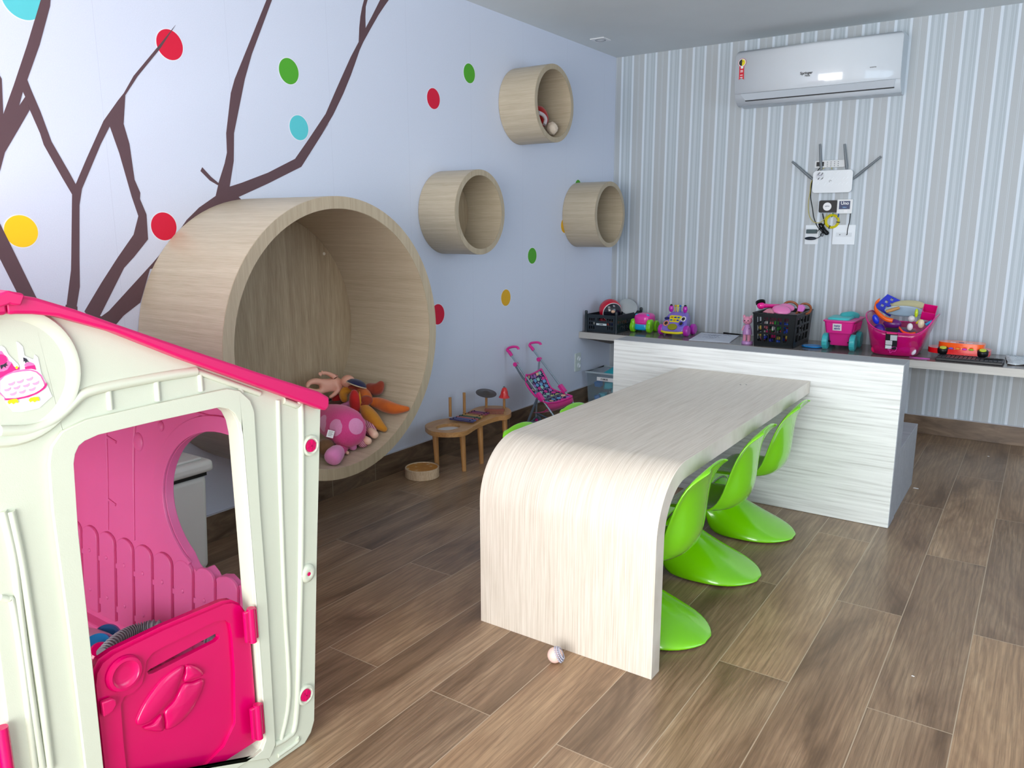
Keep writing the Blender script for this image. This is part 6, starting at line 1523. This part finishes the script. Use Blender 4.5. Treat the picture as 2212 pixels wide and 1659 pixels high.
# contents
def item(mb, nm, c, loc, label, grp='toys in the magenta basket', rough=0.3, **k_): return solo(mb, nm, plastic('it_%d_%d_%d' % c, c, rough), loc, label, 'toy', grp, **k_)
B = lambda y, a, b: PY(y, 1860 + a / 10.37, 630 + b / 10.37)
c0_ = B(-0.20, 590, 280)
F = fr(c0_, (0.30, -0.85, 0.25), (1, 0, -0.4))
mb = MB().prism([F @ Vector(v) for v in ((-0.062, -0.05, 0), (0.05, -0.062, 0), (0.05, 0.052, 0), (-0.03, 0.052, 0))], F.to_3x3() @ Vector((0, 0, 0.012)), [[F @ Vector((u + a, v + b, 0)) for a, b in ((0, 0), (0.016, 0), (0.016, 0.016), (0, 0.016))] for u, v in ((-0.03, -0.03), (0.0, -0.03), (-0.02, 0.0), (0.012, 0.0), (0.0, 0.026))])
item(mb, 'toy_grid', (20, 40, 190), tuple(c0_), 'royal blue toy tray with square holes standing at the left of the basket', bevel=0.001)
pts = smooth_pts([B(-0.36, 395, 195), B(-0.38, 320, 260), B(-0.40, 300, 350), B(-0.41, 350, 450), B(-0.42, 440, 540), B(-0.425, 560, 620), B(-0.42, 700, 650)], 5)
rows = [[p + Vector((0, 0, -0.012)), p + Vector((0.004, 0.004, 0.012))] for p in pts]
item(MB().grid(rows), 'toy_track', (246, 100, 20), tuple(min(pts, key=lambda v: v.z)), 'orange curved toy track strip at the left rim of the basket', solid=0.006, smooth=60)
c0_ = B(-0.40, 330, 620); item(MB().ell(c0_, (0.018, 0.012, 0.030), rot('Y', -0.4), 20, 14), 'toy_cup', (20, 50, 220), tuple(c0_), 'bright blue rounded toy against the left inside of the basket', smooth=80)
c0_ = B(-0.22, 1050, 300); F = fr(c0_, (-0.05, -0.72, 0.55), (1, 0, 0.02))
item(MB().lathe([(0.0, 0.006), (0.8, 0.005), (0.97, 0.0), (1.0, -0.003), (0.0, -0.003)], F @ Matrix.Diagonal((0.094, 0.036, 1, 1)), 40), 'toy_plate', (196, 190, 150), tuple(c0_), 'beige oval toy plate on top of the basket heap', smooth=50)
c0_ = B(-0.30, 960, 450); F = fr(c0_, (0.0, -0.7, 0.6), (1, 0, 0.0))
item(MB().lathe([(0.0, 0.002), (0.85, 0.004), (1.0, 0.010), (0.98, 0.0), (0.0, -0.004)], F @ Matrix.Diagonal((0.105, 0.036, 1, 1)), 40), 'toy_plate', (150, 170, 188), tuple(c0_), 'grey-blue oval toy dish just below the beige plate in the basket', smooth=50)
a_, b_ = B(-0.36, 560, 450), B(-0.34, 860, 360)
item(MB().tube([a_, a_.lerp(b_, 0.5), b_], [0.009, 0.011, 0.009], 12), 'toy_bread', (186, 138, 80), tuple(a_), 'tan stick-shaped toy in front of the plates in the basket', smooth=60)
# pink open box at right
c0_ = B(-0.28, 1520, 470); F = fr(c0_, (0.15, -0.55, 0.72), (1, 0, -0.05))
mb = MB()
for a, b in (((-0.036, -0.036, -0.03), (0.036, -0.033, 0.03)), ((-0.036, 0.033, -0.03), (0.036, 0.036, 0.03)), ((-0.036, -0.036, -0.03), (-0.033, 0.036, 0.03)), ((0.033, -0.036, -0.03), (0.036, 0.036, 0.03)), ((-0.036, -0.036, -0.03), (0.036, 0.036, -0.027))): mb.box(a, b, F)
item(mb, 'toy_box', (226, 20, 128), tuple(c0_), 'open hot pink toy box at the right of the basket heap', bevel=0.001)
for px_, py_, r, c, lb in ((1130, 610, (0.020, 0.018, 0.020), (216, 214, 220), 'round white toy cup in the middle of the basket'), (1345, 720, (0.018, 0.014, 0.026), (228, 208, 176), 'cream wedge-shaped toy in the front right of the basket'),
                           (1095, 790, (0.016, 0.012, 0.022), (230, 226, 232), 'white oval toy behind the front wall of the basket'), (1240, 480, (0.010, 0.010, 0.026), (190, 214, 30), 'lime green toy by the plate edge in the basket'),
                           (1180, 1180, (0.022, 0.014, 0.018), (40, 160, 80), 'green toy low in the basket front'), (1150, 1330, (0.020, 0.014, 0.024), (226, 230, 238), 'white toy at the bottom right of the basket front'),
                           (700, 720, (0.05, 0.03, 0.03), (96, 20, 110), 'purple toy deep in the left half of the basket'), (400, 900, (0.035, 0.03, 0.05), (70, 30, 150), 'violet toy in the lower left of the basket'),
                           (900, 1000, (0.05, 0.03, 0.045), (80, 20, 130), 'dark violet toy in the centre of the basket'), (1130, 1180, (0.014, 0.012, 0.014), (30, 160, 220), 'cyan toy beside the green one low in the basket'),
                           (320, 1300, (0.024, 0.012, 0.024), (250, 30, 110), 'hot pink round toy at the lower left of the basket'), (1000, 1310, (0.04, 0.016, 0.018), (120, 10, 190), 'purple flat toy along the bottom of the basket')):
    yy = -0.405 if py_ > 1100 else (-0.38 if py_ > 700 else -0.33); c0_ = B(yy, px_, py_); c0_.z = max(c0_.z, ZS + 0.008 + r[2])
    item(MB().ell(c0_, r, None, 20, 12), 'toy_piece', c, tuple(c0_ - Vector((0, 0, r[2]))), lb, smooth=80)
pts = smooth_pts([B(-0.41, 850, 800), B(-0.42, 940, 900), B(-0.425, 1080, 945), B(-0.42, 1220, 930)], 5)
item(MB().grid([[p + Vector((0, 0, -0.007)), p + Vector((0, 0.004, 0.007))] for p in pts]), 'toy_track', (250, 70, 20), tuple(pts[0]), 'red-orange curved toy strip across the front of the basket', solid=0.005, smooth=60)
a_, b_ = B(-0.36, 1450, 740), B(-0.36, 1600, 660)
item(MB().tube([a_, b_], 0.009, 12), 'toy_stick', (40, 150, 210), tuple(a_), 'short sky-blue toy stick at the right rim of the basket', smooth=60)
F = fr(B(-0.34, 1290, 690), (0.2, -0.7, 0.7)); item(MB().prism([F @ Vector(v) for v in ((-0.014, -0.012, 0), (0.012, -0.016, 0), (0.004, 0.02, 0))], F.to_3x3() @ Vector((0, 0, 0.012))), 'toy_wedge', (240, 220, 40), tuple(B(-0.34, 1290, 690)), 'small yellow wedge toy in the basket')
solo(superbox((2.078, -0.24, ZS + 0.080), (0.105, 0.13, 0.07), 0.7), 'plush_toy', fabric('wine_plush', (70, 14, 60)), (2.078, -0.24, ZS + 0.01), 'dark wine soft toy filling the bottom of the magenta basket', 'soft toy', smooth=80)
# loose pink petal in front of the basket
a = PZ(ZS, 1984, 774); a.y = max(a.y, -0.46)
solo(MB().prism([(a.x - 0.05, a.y + 0.012, ZS), (a.x - 0.02, a.y - 0.008, ZS), (a.x + 0.02, a.y - 0.012, ZS), (a.x + 0.06, a.y, ZS), (a.x + 0.02, a.y + 0.016, ZS)], (0, 0, 0.004)), 'toy_petal', plastic('petal_pink', (216, 90, 190), 0.4), (a.x, a.y, ZS), 'flat lilac pink petal-shaped toy on the shelf edge under the basket', 'toy', bevel=0.001)

# keyboard with the red toy on it
q = [PZ(ZS, *p) for p in ((2027, 782), (2027, 767), (2150, 772), (2163, 788))]
q[0].y = max(q[0].y, -0.470)
kx, ky = 2.475, -0.370
t = thing('computer_keyboard', (kx, ky, ZS), 'black computer keyboard at the right of the shelf, half under the red and orange toy', 'keyboard')
KF = Matrix.Translation((kx, ky, ZS)) @ rot('Z', -0.02)
MB().box((-0.165, -0.075, 0.0), (0.165, 0.075, 0.016), KF).build('case', plastic('kb_black', (26, 28, 34), 0.4), t, bevel=0.004)
M_KEY = plastic('key_cap', (44, 46, 54), 0.45)
for j in range(5):
    for i in range(15):
        w_ = 0.0088
        MB().box((-0.158 + i * 0.0212, -0.066 + j * 0.0262, 0.016), (-0.158 + i * 0.0212 + 2 * w_, -0.066 + j * 0.0262 + 0.0215, 0.0205), KF).build('key', M_KEY, t, bevel=0.0012, seg=1)
M_RT = plastic('toy_red', (226, 20, 26), 0.2, coat=0.4); M_OT = plastic('toy_orange', (250, 96, 16), 0.2, coat=0.4)
rx_, ry_, rz_ = 2.415, -0.235, ZS + 0.027
t = thing('toy_phone_car', (rx_, ry_, rz_ - 0.004), 'red and orange flat toy car with black wheels resting on the keyboard', 'toy car')
ol_ = smooth_pts([(rx_ - 0.170, ry_ - 0.01, 0), (rx_ - 0.14, ry_ - 0.07, 0), (rx_ - 0.05, ry_ - 0.088, 0), (rx_ + 0.10, ry_ - 0.085, 0), (rx_ + 0.145, ry_ - 0.06, 0), (rx_ + 0.15, ry_ + 0.04, 0), (rx_ + 0.10, ry_ + 0.085, 0), (rx_ - 0.08, ry_ + 0.088, 0), (rx_ - 0.15, ry_ + 0.05, 0)], 5, closed=True)
MB().prism([Vector((p.x, p.y, rz_ - 0.004)) for p in ol_], (0, 0, 0.030)).build('red_body', M_RT, t, bevel=0.010, seg=4, smooth=50)
cc = sum(ol_, Vector()) / len(ol_)
MB().prism([Vector((cc.x + 0.010 + (p.x - cc.x) * 0.74, cc.y + 0.016 + (p.y - cc.y) * 0.72, rz_ + 0.026)) for p in ol_], (0, 0, 0.032)).build('orange_top', M_OT, t, bevel=0.012, seg=4, smooth=50)
for dx in (-0.085, 0.115):
    F = fr((rx_ + dx, ry_ - 0.074, rz_ + 0.016), (0, -0.25, 1)); w_ = MB().lathe([(0.0, -0.016), (0.027, -0.016), (0.029, -0.010), (0.029, 0.010), (0.025, 0.015), (0.0, 0.015)], F, 30).build('black_wheel', M_BK, t, smooth=40)
    MB().lathe([(0.0, 0.015), (0.018, 0.015), (0.017, 0.020), (0.0, 0.021)], F, 24).build('lime_hub', plastic('hub_lime', (206, 220, 60), 0.35), w_, smooth=40)
for i, c in enumerate(((110, 80, 200), (240, 140, 30), (206, 60, 190), (140, 200, 40))):
    MB().ell((rx_ - 0.045 + i * 0.034, ry_ - 0.080, rz_ + 0.030), (0.013, 0.008, 0.006), None, 16, 8).build('round_button', plastic('btn_%d' % i, c, 0.3), t, smooth=80)
for i in range(3):
    MB().box((rx_ - 0.055 + i * 0.042, ry_ - 0.02, rz_ + 0.0575), (rx_ - 0.028 + i * 0.042, ry_ + 0.0, rz_ + 0.0595)).build('window_mark', plastic('mark_%d' % (i % 2), ((206, 210, 230), (60, 40, 110))[i % 2], 0.4), t)
a, b2 = Vector((2.54, -0.395, ZS + 0.0245)), Vector((2.64, -0.375, ZS + 0.0235))
t = thing('pen', tuple(a), 'black pen lying across the right end of the keyboard', 'pen')
MB().tube([a, a.lerp(b2, 0.8), b2], [0.0038, 0.0038, 0.0012], 10).build('barrel', M_BK, t, smooth=40)
# crumpled papers at the frame edge
q = [(2.66, -0.40), (2.63, -0.06), (2.94, -0.03), (2.97, -0.36)]
rows = []
for i in range(9):
    row = []
    for j in range(9):
        u_, v_ = i / 8, j / 8
        x = (q[0][0] * (1 - u_) + q[3][0] * u_) * (1 - v_) + (q[1][0] * (1 - u_) + q[2][0] * u_) * v_; y = (q[0][1] * (1 - u_) + q[3][1] * u_) * (1 - v_) + (q[1][1] * (1 - u_) + q[2][1] * u_) * v_
        row.append((x + random.uniform(-.004, .004), y + random.uniform(-.004, .004), ZS + 0.006 + random.uniform(-0.004, 0.009)))
    rows.append(row)
k = N('scribbled_paper'); nz = k.noise(k.pos(), 30, 4, 0.6, 1.0)
k.col(k.ramp(nz, [(0.46, rgb((226, 232, 236))), (0.49, rgb((150, 165, 175))), (0.52, rgb((226, 232, 236)))]).outputs[0]); k.rough(0.6)
solo(MB().grid(rows), 'crumpled_paper', k.m, (2.80, -0.2, ZS), 'crumpled white paper with grey marks at the far right of the shelf', 'paper', solid=0.001, smooth=30)
